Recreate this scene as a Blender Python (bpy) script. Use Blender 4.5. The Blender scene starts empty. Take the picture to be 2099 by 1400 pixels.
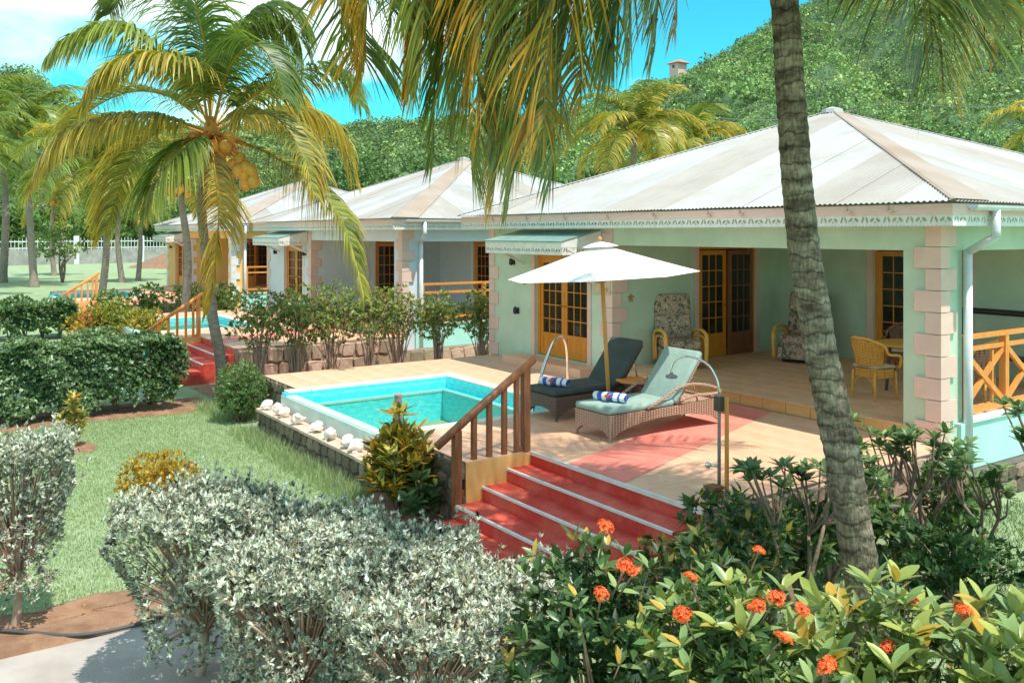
import bpy, math, random
import numpy as np
from mathutils import Vector, Matrix
from mathutils.geometry import tessellate_polygon
R=math.radians
rng=np.random.default_rng(7); random.seed(7)
scene=bpy.context.scene
# ------------------------------------------------------------------ camera
cam=bpy.data.cameras.new('camera'); camo=bpy.data.objects.new('camera',cam)
scene.collection.objects.link(camo); scene.camera=camo
camo.location=(0,0,2.6); camo.rotation_euler=(R(90),0,R(55.5))
cam.sensor_width=36; cam.lens=36*1820/2099; cam.shift_y=-0.1058; cam.clip_end=2000; cam.clip_start=.05
# ------------------------------------------------------------------ world
SUNV=Vector((.43,.075,1)).normalized()
w=bpy.data.worlds.new('World'); scene.world=w; w.use_nodes=True
nt=w.node_tree; nt.nodes.clear()
def N(t,**k):
    n=nt.nodes.new(t)
    for a,b in k.items(): setattr(n,a,b)
    return n
out=N('ShaderNodeOutputWorld'); bg=N('ShaderNodeBackground')
sky=N('ShaderNodeTexSky',sky_type='NISHITA',sun_disc=False)
sky.sun_elevation=math.asin(SUNV.z); sky.sun_rotation=math.atan2(SUNV.x,SUNV.y)
sky.ozone_density=2.5; sky.dust_density=.3
tint=N('ShaderNodeMix',data_type='RGBA',blend_type='MULTIPLY'); tint.inputs[0].default_value=1
tint.inputs[7].default_value=(.14,.80,.72,1)
tc=N('ShaderNodeTexCoord'); mp=N('ShaderNodeMapping'); mp.inputs['Scale'].default_value=(1,1,2.2); mp.inputs['Location'].default_value=(3.1,1.7,.2)
no=N('ShaderNodeTexNoise'); no.inputs['Scale'].default_value=3.2; no.inputs['Detail'].default_value=7; no.inputs['Roughness'].default_value=.52
cr=N('ShaderNodeValToRGB'); cr.color_ramp.elements[0].position=.43; cr.color_ramp.elements[1].position=.66
cl=N('ShaderNodeMix',data_type='RGBA'); cl.inputs[7].default_value=(6.0,6.1,5.7,1)
nt.links.new(tc.outputs['Generated'],mp.inputs[0]); nt.links.new(mp.outputs[0],no.inputs['Vector'])
nt.links.new(no.outputs['Fac'],cr.inputs[0]); nt.links.new(sky.outputs[0],tint.inputs[6])
nt.links.new(cr.outputs[0],cl.inputs[0]); nt.links.new(tint.outputs[2],cl.inputs[6]); nt.links.new(cl.outputs[2],bg.inputs[0])
bg.inputs[1].default_value=.15; nt.links.new(bg.outputs[0],out.inputs[0])
# ------------------------------------------------------------------ sun
sl=bpy.data.lights.new('sun','SUN'); sl.energy=2.9; sl.angle=R(.6); sl.color=(1,.93,.82)
so=bpy.data.objects.new('sun',sl); scene.collection.objects.link(so); so.rotation_euler=SUNV.to_track_quat('Z','Y').to_euler()
scene.view_settings.view_transform='Standard'; scene.view_settings.look='None'; scene.view_settings.exposure=.92
scene.view_settings.gamma=1; scene.view_settings.use_curve_mapping=False
scene.render.engine='CYCLES'
scene.cycles.transparent_max_bounces=12; scene.cycles.max_bounces=7

# ------------------------------------------------------------------ materials
def mat(name,c,rough=.6,c2=None,scale=8,bump=0,bscale=None,metal=0,objrand=0,detail=5,spec=None,stretch=None,ramp=(.35,.65),coat=0):
    m=bpy.data.materials.new(name); m.use_nodes=True; t=m.node_tree; b=t.nodes['Principled BSDF']
    b.inputs['Base Color'].default_value=(*c,1); b.inputs['Roughness'].default_value=rough; b.inputs['Metallic'].default_value=metal
    if spec is not None: b.inputs['Specular IOR Level'].default_value=spec
    if coat: b.inputs['Coat Weight'].default_value=coat
    tcn=t.nodes.new('ShaderNodeTexCoord'); src=tcn.outputs['Object']
    if stretch:
        mpn=t.nodes.new('ShaderNodeMapping'); mpn.inputs['Scale'].default_value=stretch; t.links.new(src,mpn.inputs[0]); src=mpn.outputs[0]
    last=None
    if c2 is not None:
        n=t.nodes.new('ShaderNodeTexNoise'); n.inputs['Scale'].default_value=scale; n.inputs['Detail'].default_value=detail; n.inputs['Roughness'].default_value=.62
        t.links.new(src,n.inputs['Vector'])
        r=t.nodes.new('ShaderNodeValToRGB'); r.color_ramp.elements[0].position=ramp[0]; r.color_ramp.elements[1].position=ramp[1]
        r.color_ramp.elements[0].color=(*c,1); r.color_ramp.elements[1].color=(*c2,1)
        t.links.new(n.outputs['Fac'],r.inputs[0]); last=r.outputs[0]
    if objrand:
        oi=t.nodes.new('ShaderNodeObjectInfo'); hs=t.nodes.new('ShaderNodeHueSaturation')
        mr=t.nodes.new('ShaderNodeMapRange'); mr.inputs[3].default_value=1-objrand; mr.inputs[4].default_value=1+objrand*.6
        t.links.new(oi.outputs['Random'],mr.inputs[0]); t.links.new(mr.outputs[0],hs.inputs['Value'])
        mr2=t.nodes.new('ShaderNodeMath'); mr2.operation='MULTIPLY_ADD'; mr2.inputs[1].default_value=-objrand*.10; mr2.inputs[2].default_value=.5+objrand*.05
        t.links.new(oi.outputs['Random'],mr2.inputs[0]); t.links.new(mr2.outputs[0],hs.inputs['Hue'])
        if last: t.links.new(last,hs.inputs['Color'])
        else: hs.inputs['Color'].default_value=(*c,1)
        last=hs.outputs[0]
    if last: t.links.new(last,b.inputs['Base Color'])
    if bump:
        n2=t.nodes.new('ShaderNodeTexNoise'); n2.inputs['Scale'].default_value=bscale or scale*4; n2.inputs['Detail'].default_value=5
        t.links.new(src,n2.inputs['Vector'])
        bp=t.nodes.new('ShaderNodeBump'); bp.inputs['Strength'].default_value=bump; bp.inputs['Distance'].default_value=.02
        t.links.new(n2.outputs['Fac'],bp.inputs['Height']); t.links.new(bp.outputs[0],b.inputs['Normal'])
    return m
def leafmat(name,trans=.35,rough=.45,spec=.4):
    m=bpy.data.materials.new(name); m.use_nodes=True; t=m.node_tree; b=t.nodes['Principled BSDF']
    at=t.nodes.new('ShaderNodeAttribute'); at.attribute_name='Col'
    b.inputs['Roughness'].default_value=rough; b.inputs['Specular IOR Level'].default_value=spec
    t.links.new(at.outputs['Color'],b.inputs['Base Color'])
    tr=t.nodes.new('ShaderNodeBsdfTranslucent')
    sc=t.nodes.new('ShaderNodeMix'); sc.data_type='RGBA'; sc.blend_type='MULTIPLY'; sc.inputs[0].default_value=1; sc.inputs[7].default_value=(1.35,1.25,.5,1)
    t.links.new(at.outputs['Color'],sc.inputs[6]); t.links.new(sc.outputs[2],tr.inputs['Color'])
    mx=t.nodes.new('ShaderNodeMixShader'); mx.inputs[0].default_value=trans
    t.links.new(b.outputs[0],mx.inputs[1]); t.links.new(tr.outputs[0],mx.inputs[2])
    t.links.new(mx.outputs[0],t.nodes['Material Output'].inputs[0])
    return m
M={}
M['leaf']=leafmat('leaf_blades'); M['frond']=leafmat('palm_leaflets',.42,.4,.5); M['far_leaf']=leafmat('far_foliage',.2,.7,.1)
M['silver']=leafmat('silver_leaf',.15,.75,.15)
M['grass']=mat('lawn',(.235,.325,.17),.9,(.32,.41,.24),.9,bump=.6,bscale=60,detail=9)
M['soil']=mat('red_soil',(.22,.115,.065),.95,(.35,.20,.12),5,bump=.8,bscale=40)
M['concrete']=mat('pale_concrete',(.37,.32,.29),.9,(.46,.41,.38),2,bump=.3,bscale=60)
M['tile']=mat('terracotta_cream_tile',(.75,.41,.255),.5,(.81,.49,.33),2.5,objrand=.07,bump=.05,bscale=30)
M['grout']=mat('tile_grout',(.72,.56,.42),.9,(.62,.47,.34),6)
M['vtile']=mat('veranda_tile',(.74,.43,.25),.45,(.80,.52,.32),3,objrand=.10)
M['riser_tile']=mat('orange_riser_tile',(.70,.38,.12),.5,(.80,.47,.18),4,objrand=.08)
M['red']=mat('red_floor_paint',(.60,.05,.032),.75,(.72,.17,.11),3.0,bump=.2,detail=10,ramp=(.42,.72))
M['runner']=mat('faded_red_paint',(.82,.21,.16),.6,(.86,.28,.22),3,bump=.05)
M['white']=mat('white_paint',(.80,.80,.77),.5,(.70,.70,.66),7)
M['cream']=mat('cream_coping',(.84,.80,.66),.6,(.76,.73,.60),5,objrand=.05)
M['mint']=mat('mint_render',(.48,.59,.45),.85,(.58,.69,.54),1.3,bump=.08,bscale=50)
M['mintside']=mat('aqua_render',(.42,.74,.66),.85,(.50,.80,.72),1.4,bump=.08,bscale=50)
M['pink']=mat('pink_quoin_render',(.74,.49,.42),.85,(.80,.56,.48),3,objrand=.04,bump=.1,bscale=50)
M['pinkfascia']=mat('pink_fascia_board',(.86,.60,.54),.6,(.80,.52,.46),4,stretch=(1,1,6))
M['lav']=mat('lavender_render',(.62,.68,.76),.85,(.68,.74,.82),1.6)
M['lavside']=mat('pale_aqua_render',(.40,.76,.72),.85,(.48,.82,.78),1.6)
M['orangew']=mat('apricot_render',(.88,.50,.17),.85,(.92,.56,.23),1.6)
M['wquoin']=mat('white_quoin_render',(.78,.74,.72),.85,(.84,.80,.78),3)
M['wood']=mat('varnished_door_wood',(.60,.20,.015),.38,(.74,.28,.025),3,stretch=(6,6,.6),bump=.05)
M['woodred']=mat('red_brown_timber',(.20,.07,.028),.45,(.31,.115,.045),4,stretch=(6,6,1),bump=.1)
M['woodor']=mat('orange_stained_timber',(.70,.23,.04),.45,(.80,.32,.07),4,stretch=(4,4,1),bump=.1)
M['darkwood']=mat('dark_timber',(.06,.045,.035),.5,(.10,.07,.05),5)
M['stub']=mat('grey_weathered_wood',(.24,.21,.2),.9,(.36,.30,.27),6,stretch=(4,4,1),bump=.5)
M['roof']=mat('white_painted_sheet',(.46,.465,.47),.6,(.39,.37,.345),.9,objrand=.10,detail=9,ramp=(.42,.70))
M['roofb']=mat('beige_stained_sheet',(.435,.41,.38),.6,(.37,.335,.30),1.2,objrand=.08,detail=9)
M['hip']=mat('rust_stained_flashing',(.34,.245,.175),.65,(.40,.33,.28),1.0)
M['soffit']=mat('soffit_board',(.7,.68,.62),.7)
M['glass']=mat('dark_pane',(.035,.03,.028),.04,spec=1.0)
def _g():
    t=M['glass'].node_tree; tr=t.nodes.new('ShaderNodeBsdfTransparent'); tr.inputs[0].default_value=(.8,.8,.78,1); mx=t.nodes.new('ShaderNodeMixShader'); mx.inputs[0].default_value=.55
    t.links.new(t.nodes['Principled BSDF'].outputs[0],mx.inputs[1]); t.links.new(tr.outputs[0],mx.inputs[2]); t.links.new(mx.outputs[0],t.nodes['Material Output'].inputs[0])
_g()
M['curtain']=mat('linen_curtain',(.62,.5,.38),.9)
M['awnt']=mat('green_awning_sheet',(.17,.30,.265),.4,(.24,.38,.34),3,objrand=.05)
M['dark']=mat('black_metal',(.02,.02,.022),.4)
M['chrome']=mat('polished_steel',(.8,.78,.74),.18,metal=1)
M['galv']=mat('galvanised_gutter',(.62,.66,.70),.4,(.74,.76,.78),5)
M['pooltile']=mat('turquoise_pool_mosaic',(.05,.82,.93),.35,(.14,.88,.97),26,detail=2)
def _p():
    m=M['pooltile']; t=m.node_tree; b=t.nodes['Principled BSDF']; src=b.inputs['Base Color'].links[0].from_socket; tcn=t.nodes.new('ShaderNodeTexCoord')
    ck=t.nodes.new('ShaderNodeTexChecker'); ck.inputs['Scale'].default_value=9.0; ck.inputs[1].default_value=(1,1,1,1); ck.inputs[2].default_value=(.80,.93,.93,1); mp=t.nodes.new('ShaderNodeMapping'); mp.inputs['Location'].default_value=(.013,.017,.011)
    n=t.nodes.new('ShaderNodeTexVoronoi'); n.feature='DISTANCE_TO_EDGE'; n.inputs['Scale'].default_value=2.6; r=t.nodes.new('ShaderNodeValToRGB'); r.color_ramp.elements[0].color=(1,1,1,1); r.color_ramp.elements[1].color=(.86,.96,.96,1); r.color_ramp.elements[1].position=.09
    t.links.new(tcn.outputs['Object'],mp.inputs[0]); t.links.new(mp.outputs[0],ck.inputs[0])
    a=t.nodes.new('ShaderNodeMix'); a.data_type='RGBA'; a.blend_type='MULTIPLY'; a.inputs[0].default_value=1; t.links.new(src,a.inputs[6]); t.links.new(ck.outputs[0],a.inputs[7]); t.links.new(a.outputs[2],b.inputs['Base Color'])
_p()
M['poolrim']=mat('pale_aqua_tile',(.50,.76,.68),.4,(.58,.82,.74),14)
M['weir']=mat('wet_grey_render',(.46,.60,.56),.35,(.56,.68,.64),4)
M['flag']=mat('pink_flagstone',(.56,.38,.28),.85,(.70,.52,.42),6,objrand=.1,bump=.3)
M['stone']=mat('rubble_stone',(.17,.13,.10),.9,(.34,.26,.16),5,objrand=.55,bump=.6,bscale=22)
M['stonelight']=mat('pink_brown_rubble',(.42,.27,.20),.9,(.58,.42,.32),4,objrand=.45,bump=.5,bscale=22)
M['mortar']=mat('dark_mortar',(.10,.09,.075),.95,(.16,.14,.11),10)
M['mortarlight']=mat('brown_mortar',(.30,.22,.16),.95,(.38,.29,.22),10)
M['canvas']=mat('white_canvas',(.88,.86,.82),.85,bump=.05,bscale=30)
M['pole']=mat('umbrella_pole_wood',(.55,.25,.06),.4,(.66,.33,.09),4,stretch=(5,5,.7))
M['cushd']=mat('charcoal_cushion',(.045,.06,.055),.9,(.065,.08,.075),4,bump=.3,bscale=9)
M['cushg']=mat('sage_cushion',(.24,.36,.33),.9,(.30,.42,.385),4,bump=.35,bscale=9)
M['cushg2']=mat('dark_sage_cushion',(.10,.16,.145),.9,(.13,.20,.18),4,bump=.35,bscale=9)
M['blue']=mat('blue_towel',(.05,.12,.55),.95,bump=.3,bscale=80)
M['wtowel']=mat('white_towel',(.82,.82,.84),.95,bump=.3,bscale=80)
M['flower']=mat('orange_petal',(.85,.16,.02),.6,(.9,.34,.03),20)
M['ixora']=mat('scarlet_petal',(.86,.07,.012),.6,(.95,.20,.03),30)
M['shell']=mat('conch_shell',(.86,.82,.76),.6,(.78,.66,.58),12,bump=.3)
M['nut']=mat('coconut_husk',(.86,.34,.035),.5,(.90,.48,.10),5,objrand=.15)
M['infl']=mat('orange_palm_fibre',(.62,.22,.04),.7,(.78,.36,.08),9)
M['trunk']=mat('palm_bark',(.13,.085,.055),.9,(.46,.35,.25),3.4,bump=1.0,bscale=14,stretch=(1.6,1.6,5),ramp=(.38,.66),detail=10)
M['trunk2']=mat('pale_palm_bark',(.22,.17,.14),.9,(.36,.29,.24),5,bump=.5,stretch=(1,1,4))
M['bark']=mat('shrub_bark',(.19,.12,.08),.9,(.30,.21,.15),9,bump=.4)
M['barkpink']=mat('pinkish_bark',(.42,.27,.20),.9,(.52,.36,.28),9,bump=.3)
M['hillsoil']=mat('hill_undergrowth',(.06,.11,.05),.95,(.10,.16,.07),.08)
M['clearing']=mat('dry_clearing',(.20,.20,.06),.95,(.26,.24,.09),.2)
M['fence']=mat('white_fence',(.66,.68,.70),.7,(.74,.75,.76),2)
M['fencewall']=mat('grey_boundary_wall',(.26,.25,.24),.9,(.4,.38,.35),1.2)
M['brown']=mat('brown_ornament',(.45,.22,.08),.7)
M['cane']=mat('golden_cane',(.74,.36,.06),.45,(.82,.46,.10),9,stretch=(3,3,1))
M['hose']=mat('dark_grey_hose',(.07,.075,.08),.6)
M['plaque']=mat('sand_plaque',(.62,.50,.34),.7,(.54,.43,.28),8)
def barkmat():
    m=mat('ringed_palm_bark',(.14,.095,.065),.95,(.50,.40,.30),3.0,detail=10,stretch=(1.3,1.3,3.2),ramp=(.36,.64)); t=m.node_tree; b=t.nodes['Principled BSDF']
    src=b.inputs['Base Color'].links[0].from_socket; tcn=t.nodes.new('ShaderNodeTexCoord')
    wv=t.nodes.new('ShaderNodeTexWave'); wv.bands_direction='Z'; wv.wave_profile='SAW'; wv.inputs['Scale'].default_value=2.6; wv.inputs['Distortion'].default_value=5.5; wv.inputs['Detail'].default_value=4; wv.inputs['Detail Scale'].default_value=2.2
    t.links.new(tcn.outputs['Object'],wv.inputs[0])
    r=t.nodes.new('ShaderNodeValToRGB'); e=r.color_ramp.elements; e[0].position=.0; e[0].color=(.22,.2,.18,1); e[1].position=.22; e[1].color=(1,1,1,1); q=e.new(.92); q.color=(1,1,1,1); q=e.new(1); q.color=(.5,.45,.4,1)
    t.links.new(wv.outputs['Fac'],r.inputs[0])
    n=t.nodes.new('ShaderNodeTexNoise'); n.inputs['Scale'].default_value=45; n.inputs['Detail'].default_value=6; mp=t.nodes.new('ShaderNodeMapping'); mp.inputs['Scale'].default_value=(1,1,.35); t.links.new(tcn.outputs['Object'],mp.inputs[0]); t.links.new(mp.outputs[0],n.inputs['Vector'])
    r2=t.nodes.new('ShaderNodeValToRGB'); r2.color_ramp.elements[0].position=.38; r2.color_ramp.elements[0].color=(.45,.42,.38,1); r2.color_ramp.elements[1].position=.6; t.links.new(n.outputs['Fac'],r2.inputs[0])
    a=t.nodes.new('ShaderNodeMix'); a.data_type='RGBA'; a.blend_type='MULTIPLY'; a.inputs[0].default_value=.9; t.links.new(src,a.inputs[6]); t.links.new(r.outputs[0],a.inputs[7])
    c=t.nodes.new('ShaderNodeMix'); c.data_type='RGBA'; c.blend_type='MULTIPLY'; c.inputs[0].default_value=.8; t.links.new(a.outputs[2],c.inputs[6]); t.links.new(r2.outputs[0],c.inputs[7]); t.links.new(c.outputs[2],b.inputs['Base Color'])
    s=t.nodes.new('ShaderNodeMath'); s.operation='ADD'; t.links.new(wv.outputs['Fac'],s.inputs[0]); t.links.new(n.outputs['Fac'],s.inputs[1])
    bp=t.nodes.new('ShaderNodeBump'); bp.inputs['Strength'].default_value=.9; bp.inputs['Distance'].default_value=.03; t.links.new(s.outputs[0],bp.inputs['Height']); t.links.new(bp.outputs[0],b.inputs['Normal']); return m
M['trunk']=barkmat()
def weave(name,c1,c2,sc=34):
    m=bpy.data.materials.new(name); m.use_nodes=True; t=m.node_tree; b=t.nodes['Principled BSDF']; b.inputs['Roughness'].default_value=.6
    tcn=t.nodes.new('ShaderNodeTexCoord'); wv=[]
    for d in ('X','Y','Z'):
        wn=t.nodes.new('ShaderNodeTexWave'); wn.bands_direction=d; wn.inputs['Scale'].default_value=sc*(.42 if d=='Z' else .2); wn.inputs['Distortion'].default_value=.6
        t.links.new(tcn.outputs['Object'],wn.inputs[0]); wv.append(wn)
    a=t.nodes.new('ShaderNodeMath'); a.operation='ADD'; t.links.new(wv[0].outputs['Fac'],a.inputs[0]); t.links.new(wv[1].outputs['Fac'],a.inputs[1])
    mu=t.nodes.new('ShaderNodeMath'); mu.operation='MULTIPLY'; t.links.new(a.outputs[0],mu.inputs[0]); t.links.new(wv[2].outputs['Fac'],mu.inputs[1])
    r=t.nodes.new('ShaderNodeValToRGB'); r.color_ramp.elements[0].position=.08; r.color_ramp.elements[1].position=.7
    r.color_ramp.elements[0].color=(*c1,1); r.color_ramp.elements[1].color=(*c2,1)
    t.links.new(mu.outputs[0],r.inputs[0]); t.links.new(r.outputs[0],b.inputs['Base Color'])
    bp=t.nodes.new('ShaderNodeBump'); bp.inputs['Strength'].default_value=.8; bp.inputs['Distance'].default_value=.01
    t.links.new(mu.outputs[0],bp.inputs['Height']); t.links.new(bp.outputs[0],b.inputs['Normal'])
    return m
M['wickerL']=weave('tan_wicker',(.20,.11,.07),(.62,.42,.31)); M['wickerD']=weave('dark_wicker',(.05,.03,.025),(.24,.16,.12))
M['wickerY']=weave('yellow_wicker',(.50,.20,.03),(.86,.46,.08)); M['wickerR']=weave('brown_wicker',(.12,.05,.03),(.36,.17,.10))
def floral():
    m=bpy.data.materials.new('floral_cushion'); m.use_nodes=True; t=m.node_tree; b=t.nodes['Principled BSDF']; b.inputs['Roughness'].default_value=.9
    tcn=t.nodes.new('ShaderNodeTexCoord'); n=t.nodes.new('ShaderNodeTexNoise'); n.inputs['Scale'].default_value=11; n.inputs['Detail'].default_value=3; n.inputs['Distortion'].default_value=1.5
    t.links.new(tcn.outputs['Object'],n.inputs['Vector']); r=t.nodes.new('ShaderNodeValToRGB'); e=r.color_ramp.elements
    e[0].position=.38; e[0].color=(.10,.09,.07,1); e[1].position=.66; e[1].color=(.70,.55,.42,1)
    for p,c in ((.47,(.26,.24,.16)),(.52,(.62,.48,.36)),(.57,(.40,.18,.13))):
        q=e.new(p); q.color=(*c,1)
    t.links.new(n.outputs['Fac'],r.inputs[0]); t.links.new(r.outputs[0],b.inputs['Base Color']); return m
M['floral']=floral()
def watermat():
    m=bpy.data.materials.new('pool_water'); m.use_nodes=True; t=m.node_tree; t.nodes.clear()
    o=t.nodes.new('ShaderNodeOutputMaterial'); tr=t.nodes.new('ShaderNodeBsdfTransparent'); tr.inputs[0].default_value=(.86,1,1,1)
    g=t.nodes.new('ShaderNodeBsdfGlossy'); g.inputs['Roughness'].default_value=.03
    fr=t.nodes.new('ShaderNodeFresnel'); fr.inputs[0].default_value=1.17
    n=t.nodes.new('ShaderNodeTexNoise'); n.inputs['Scale'].default_value=5; n.inputs['Detail'].default_value=3
    tcn=t.nodes.new('ShaderNodeTexCoord'); t.links.new(tcn.outputs['Object'],n.inputs['Vector'])
    bp=t.nodes.new('ShaderNodeBump'); bp.inputs['Strength'].default_value=.25; bp.inputs['Distance'].default_value=.05
    t.links.new(n.outputs['Fac'],bp.inputs['Height']); t.links.new(bp.outputs[0],fr.inputs['Normal']); t.links.new(bp.outputs[0],g.inputs['Normal'])
    mx=t.nodes.new('ShaderNodeMixShader'); t.links.new(fr.outputs[0],mx.inputs[0]); t.links.new(tr.outputs[0],mx.inputs[1]); t.links.new(g.outputs[0],mx.inputs[2])
    t.links.new(mx.outputs[0],o.inputs[0]); return m
M['water']=watermat()

# ------------------------------------------------------------------ helpers
ORG={}
def place(o,parent=None,world=None):
    """link; geometry is in world coordinates unless world= origin of the mesh"""
    scene.collection.objects.link(o)
    po=ORG[parent] if parent else Vector((0,0,0))
    wv=Vector(world) if world is not None else Vector((0,0,0))
    if parent: o.parent=parent
    o.location=wv-po
    ORG[o]=wv
    return o
def thing(name,label,cat,loc,group=None):
    o=bpy.data.objects.new(name,None); o.empty_display_size=.2
    place(o,None,loc); o['label']=label; o['category']=cat
    if group: o['group']=group
    return o
def tag(o,label=None,cat=None,group=None,kind=None):
    if label: o['label']=label
    if cat: o['category']=cat
    if group: o['group']=group
    if kind: o['kind']=kind
    return o
class MB:
    def __init__(s): s.v=[]; s.f=[]; s.m=[]
    def add(s,vs,fs,m=0):
        b=len(s.v); s.v+= [tuple(v) for v in vs]; s.f+=[tuple(i+b for i in f) for f in fs]; s.m+=[m]*len(fs); return s
    def box(s,x0,y0,z0,x1,y1,z1,m=0):
        vs=[(x0,y0,z0),(x1,y0,z0),(x1,y1,z0),(x0,y1,z0),(x0,y0,z1),(x1,y0,z1),(x1,y1,z1),(x0,y1,z1)]
        return s.add(vs,[(0,3,2,1),(4,5,6,7),(0,1,5,4),(1,2,6,5),(2,3,7,6),(3,0,4,7)],m)
    def bar(s,a,b,w,h,up=(0,0,1),m=0):
        a=Vector(a);b=Vector(b);t=(b-a).normalized();u=Vector(up); sd=t.cross(u)
        if sd.length<1e-4: sd=t.cross(Vector((0,1,0)))
        sd.normalize(); u=sd.cross(t).normalized()
        vs=[p+sd*x*w/2+u*z*h/2 for p in (a,b) for x,z in ((-1,-1),(1,-1),(1,1),(-1,1))]
        return s.add(vs,[(0,1,2,3),(7,6,5,4),(0,4,5,1),(1,5,6,2),(2,6,7,3),(3,7,4,0)],m)
    def tube(s,pts,r,n=8,m=0,cap=True):
        pts=[Vector(p) for p in pts]; k=len(pts); rr=r if hasattr(r,'__len__') else [r]*k
        ref=None; vs=[]
        for i,p in enumerate(pts):
            t=(pts[min(i+1,k-1)]-pts[max(i-1,0)]).normalized()
            if ref is None: ref=t.orthogonal().normalized()
            ref=(ref-t*ref.dot(t)).normalized(); b=t.cross(ref)
            for j in range(n):
                a=2*math.pi*j/n; vs.append(p+(ref*math.cos(a)+b*math.sin(a))*rr[i])
        fs=[(i*n+j,i*n+(j+1)%n,(i+1)*n+(j+1)%n,(i+1)*n+j) for i in range(k-1) for j in range(n)]
        if cap: fs+=[tuple(range(n-1,-1,-1)),tuple((k-1)*n+j for j in range(n))]
        return s.add(vs,fs,m)
    def lathe(s,prof,c=(0,0,0),n=16,m=0,axis=None):
        c=Vector(c); q=Vector(axis).to_track_quat('Z','Y') if axis is not None else None; vs=[]
        for r,z in prof:
            for j in range(n):
                a=2*math.pi*j/n; p=Vector((r*math.cos(a),r*math.sin(a),z))
                if q: p=q@p
                vs.append(c+p)
        k=len(prof); fs=[(i*n+j,i*n+(j+1)%n,(i+1)*n+(j+1)%n,(i+1)*n+j) for i in range(k-1) for j in range(n)]
        fs+=[tuple(range(n-1,-1,-1)),tuple((k-1)*n+j for j in range(n))]
        return s.add(vs,fs,m)
    def poly(s,outer,holes,fn,d0,d1,m=0):
        """2D polygon with holes, extruded between depths d0 and d1; fn(u,v,d)->point"""
        loops=[outer]+list(holes); tris=tessellate_polygon([[Vector((u,v,0)) for u,v in l] for l in loops])
        allp=[p for l in loops for p in l]; n=len(allp)
        vs=[fn(u,v,d0) for u,v in allp]+[fn(u,v,d1) for u,v in allp]
        fs=[tuple(t) for t in tris]+[tuple(i+n for i in reversed(t)) for t in tris]; b=0
        for l in loops:
            k=len(l); fs+=[(b+i,b+(i+1)%k,n+b+(i+1)%k,n+b+i) for i in range(k)]; b+=k
        return s.add(vs,fs,m)
    def mesh(s,name,mats,smooth=False):
        me=bpy.data.meshes.new(name); me.from_pydata(s.v,[],s.f); me.update()
        for x in (mats if isinstance(mats,(list,tuple)) else [mats]): me.materials.append(x)
        me.polygons.foreach_set('material_index',s.m)
        if smooth: me.polygons.foreach_set('use_smooth',[True]*len(s.f))
        import bmesh
        bm=bmesh.new(); bm.from_mesh(me); bmesh.ops.recalc_face_normals(bm,faces=bm.faces); bm.to_mesh(me); bm.free()
        return me
    def build(s,name,mats,parent=None,smooth=False,world=None):
        return place(bpy.data.objects.new(name,s.mesh(name,mats,smooth)),parent,world)
def inst(name,me,parent,loc,rot=None,scale=None):
    o=bpy.data.objects.new(name,me); place(o,parent,loc)
    if rot is not None: o.rotation_euler=rot
    if scale is not None: o.scale=scale
    return o
def npmesh(name,V,F,col,mt,smooth=False):
    """V (n,3), F (k,4) or (k,3), col (n,3)"""
    V=np.asarray(V,dtype=np.float32); F=np.asarray(F,dtype=np.int32); k=F.shape[1]
    me=bpy.data.meshes.new(name); me.vertices.add(len(V)); me.vertices.foreach_set('co',V.ravel())
    me.loops.add(F.size); me.loops.foreach_set('vertex_index',F.ravel())
    me.polygons.add(len(F)); me.polygons.foreach_set('loop_start',np.arange(0,F.size,k,dtype=np.int32))
    if smooth: me.polygons.foreach_set('use_smooth',np.ones(len(F),dtype=bool))
    me.update(calc_edges=True)
    a=me.color_attributes.new('Col','FLOAT_COLOR','POINT')
    c=np.ones((len(V),4),dtype=np.float32); c[:,:3]=col; a.data.foreach_set('color',c.ravel())
    me.materials.append(mt); return me
def nrm(a): return a/np.maximum(np.linalg.norm(a,axis=-1,keepdims=True),1e-9)
def pick(pal,n,jit=.15,w=None):
    pal=np.array(pal,dtype=float); i=rng.choice(len(pal),n,p=w); j=rng.choice(len(pal),n,p=w); t=rng.random((n,1))*.5
    c=pal[i]*(1-t)+pal[j]*t
    return np.clip(c*(1+rng.normal(0,jit,(n,1))),.004,.95)
def leafgeo(C,A,Nn,L,W,col,fold=False,droop=0.0):
    """leaf blades: C base, A axis, Nn normal"""
    n=len(C); A=nrm(A); S=nrm(np.cross(A,Nn)); Nn=np.cross(S,A); L=np.asarray(L).reshape(-1,1)*np.ones((n,1)); W=np.asarray(W).reshape(-1,1)*np.ones((n,1))
    if not fold:
        P=np.stack([C,C+A*L*.45-S*W/2,C+A*L,C+A*L*.45+S*W/2],1)
        F=np.arange(n*4).reshape(n,4)
        return P.reshape(-1,3),F,np.repeat(col,4,0)
    tip=C+A*L-Nn*L*droop
    P=np.stack([C,C+A*L*.42-S*W/2+Nn*W*.16,C+A*L*.46-Nn*L*droop*.15,C+A*L*.42+S*W/2+Nn*W*.16,tip],1)
    b=(np.arange(n)*5)[:,None]
    F=np.concatenate([b+np.array([[0,2,1,1]]),b+np.array([[0,3,2,2]])],0)
    F3=np.concatenate([b+np.array([[0,1,2]]),b+np.array([[0,2,3]]),b+np.array([[1,4,2]]),b+np.array([[2,4,3]])],0)
    return P.reshape(-1,3),F3,np.repeat(col,5,0)
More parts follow.
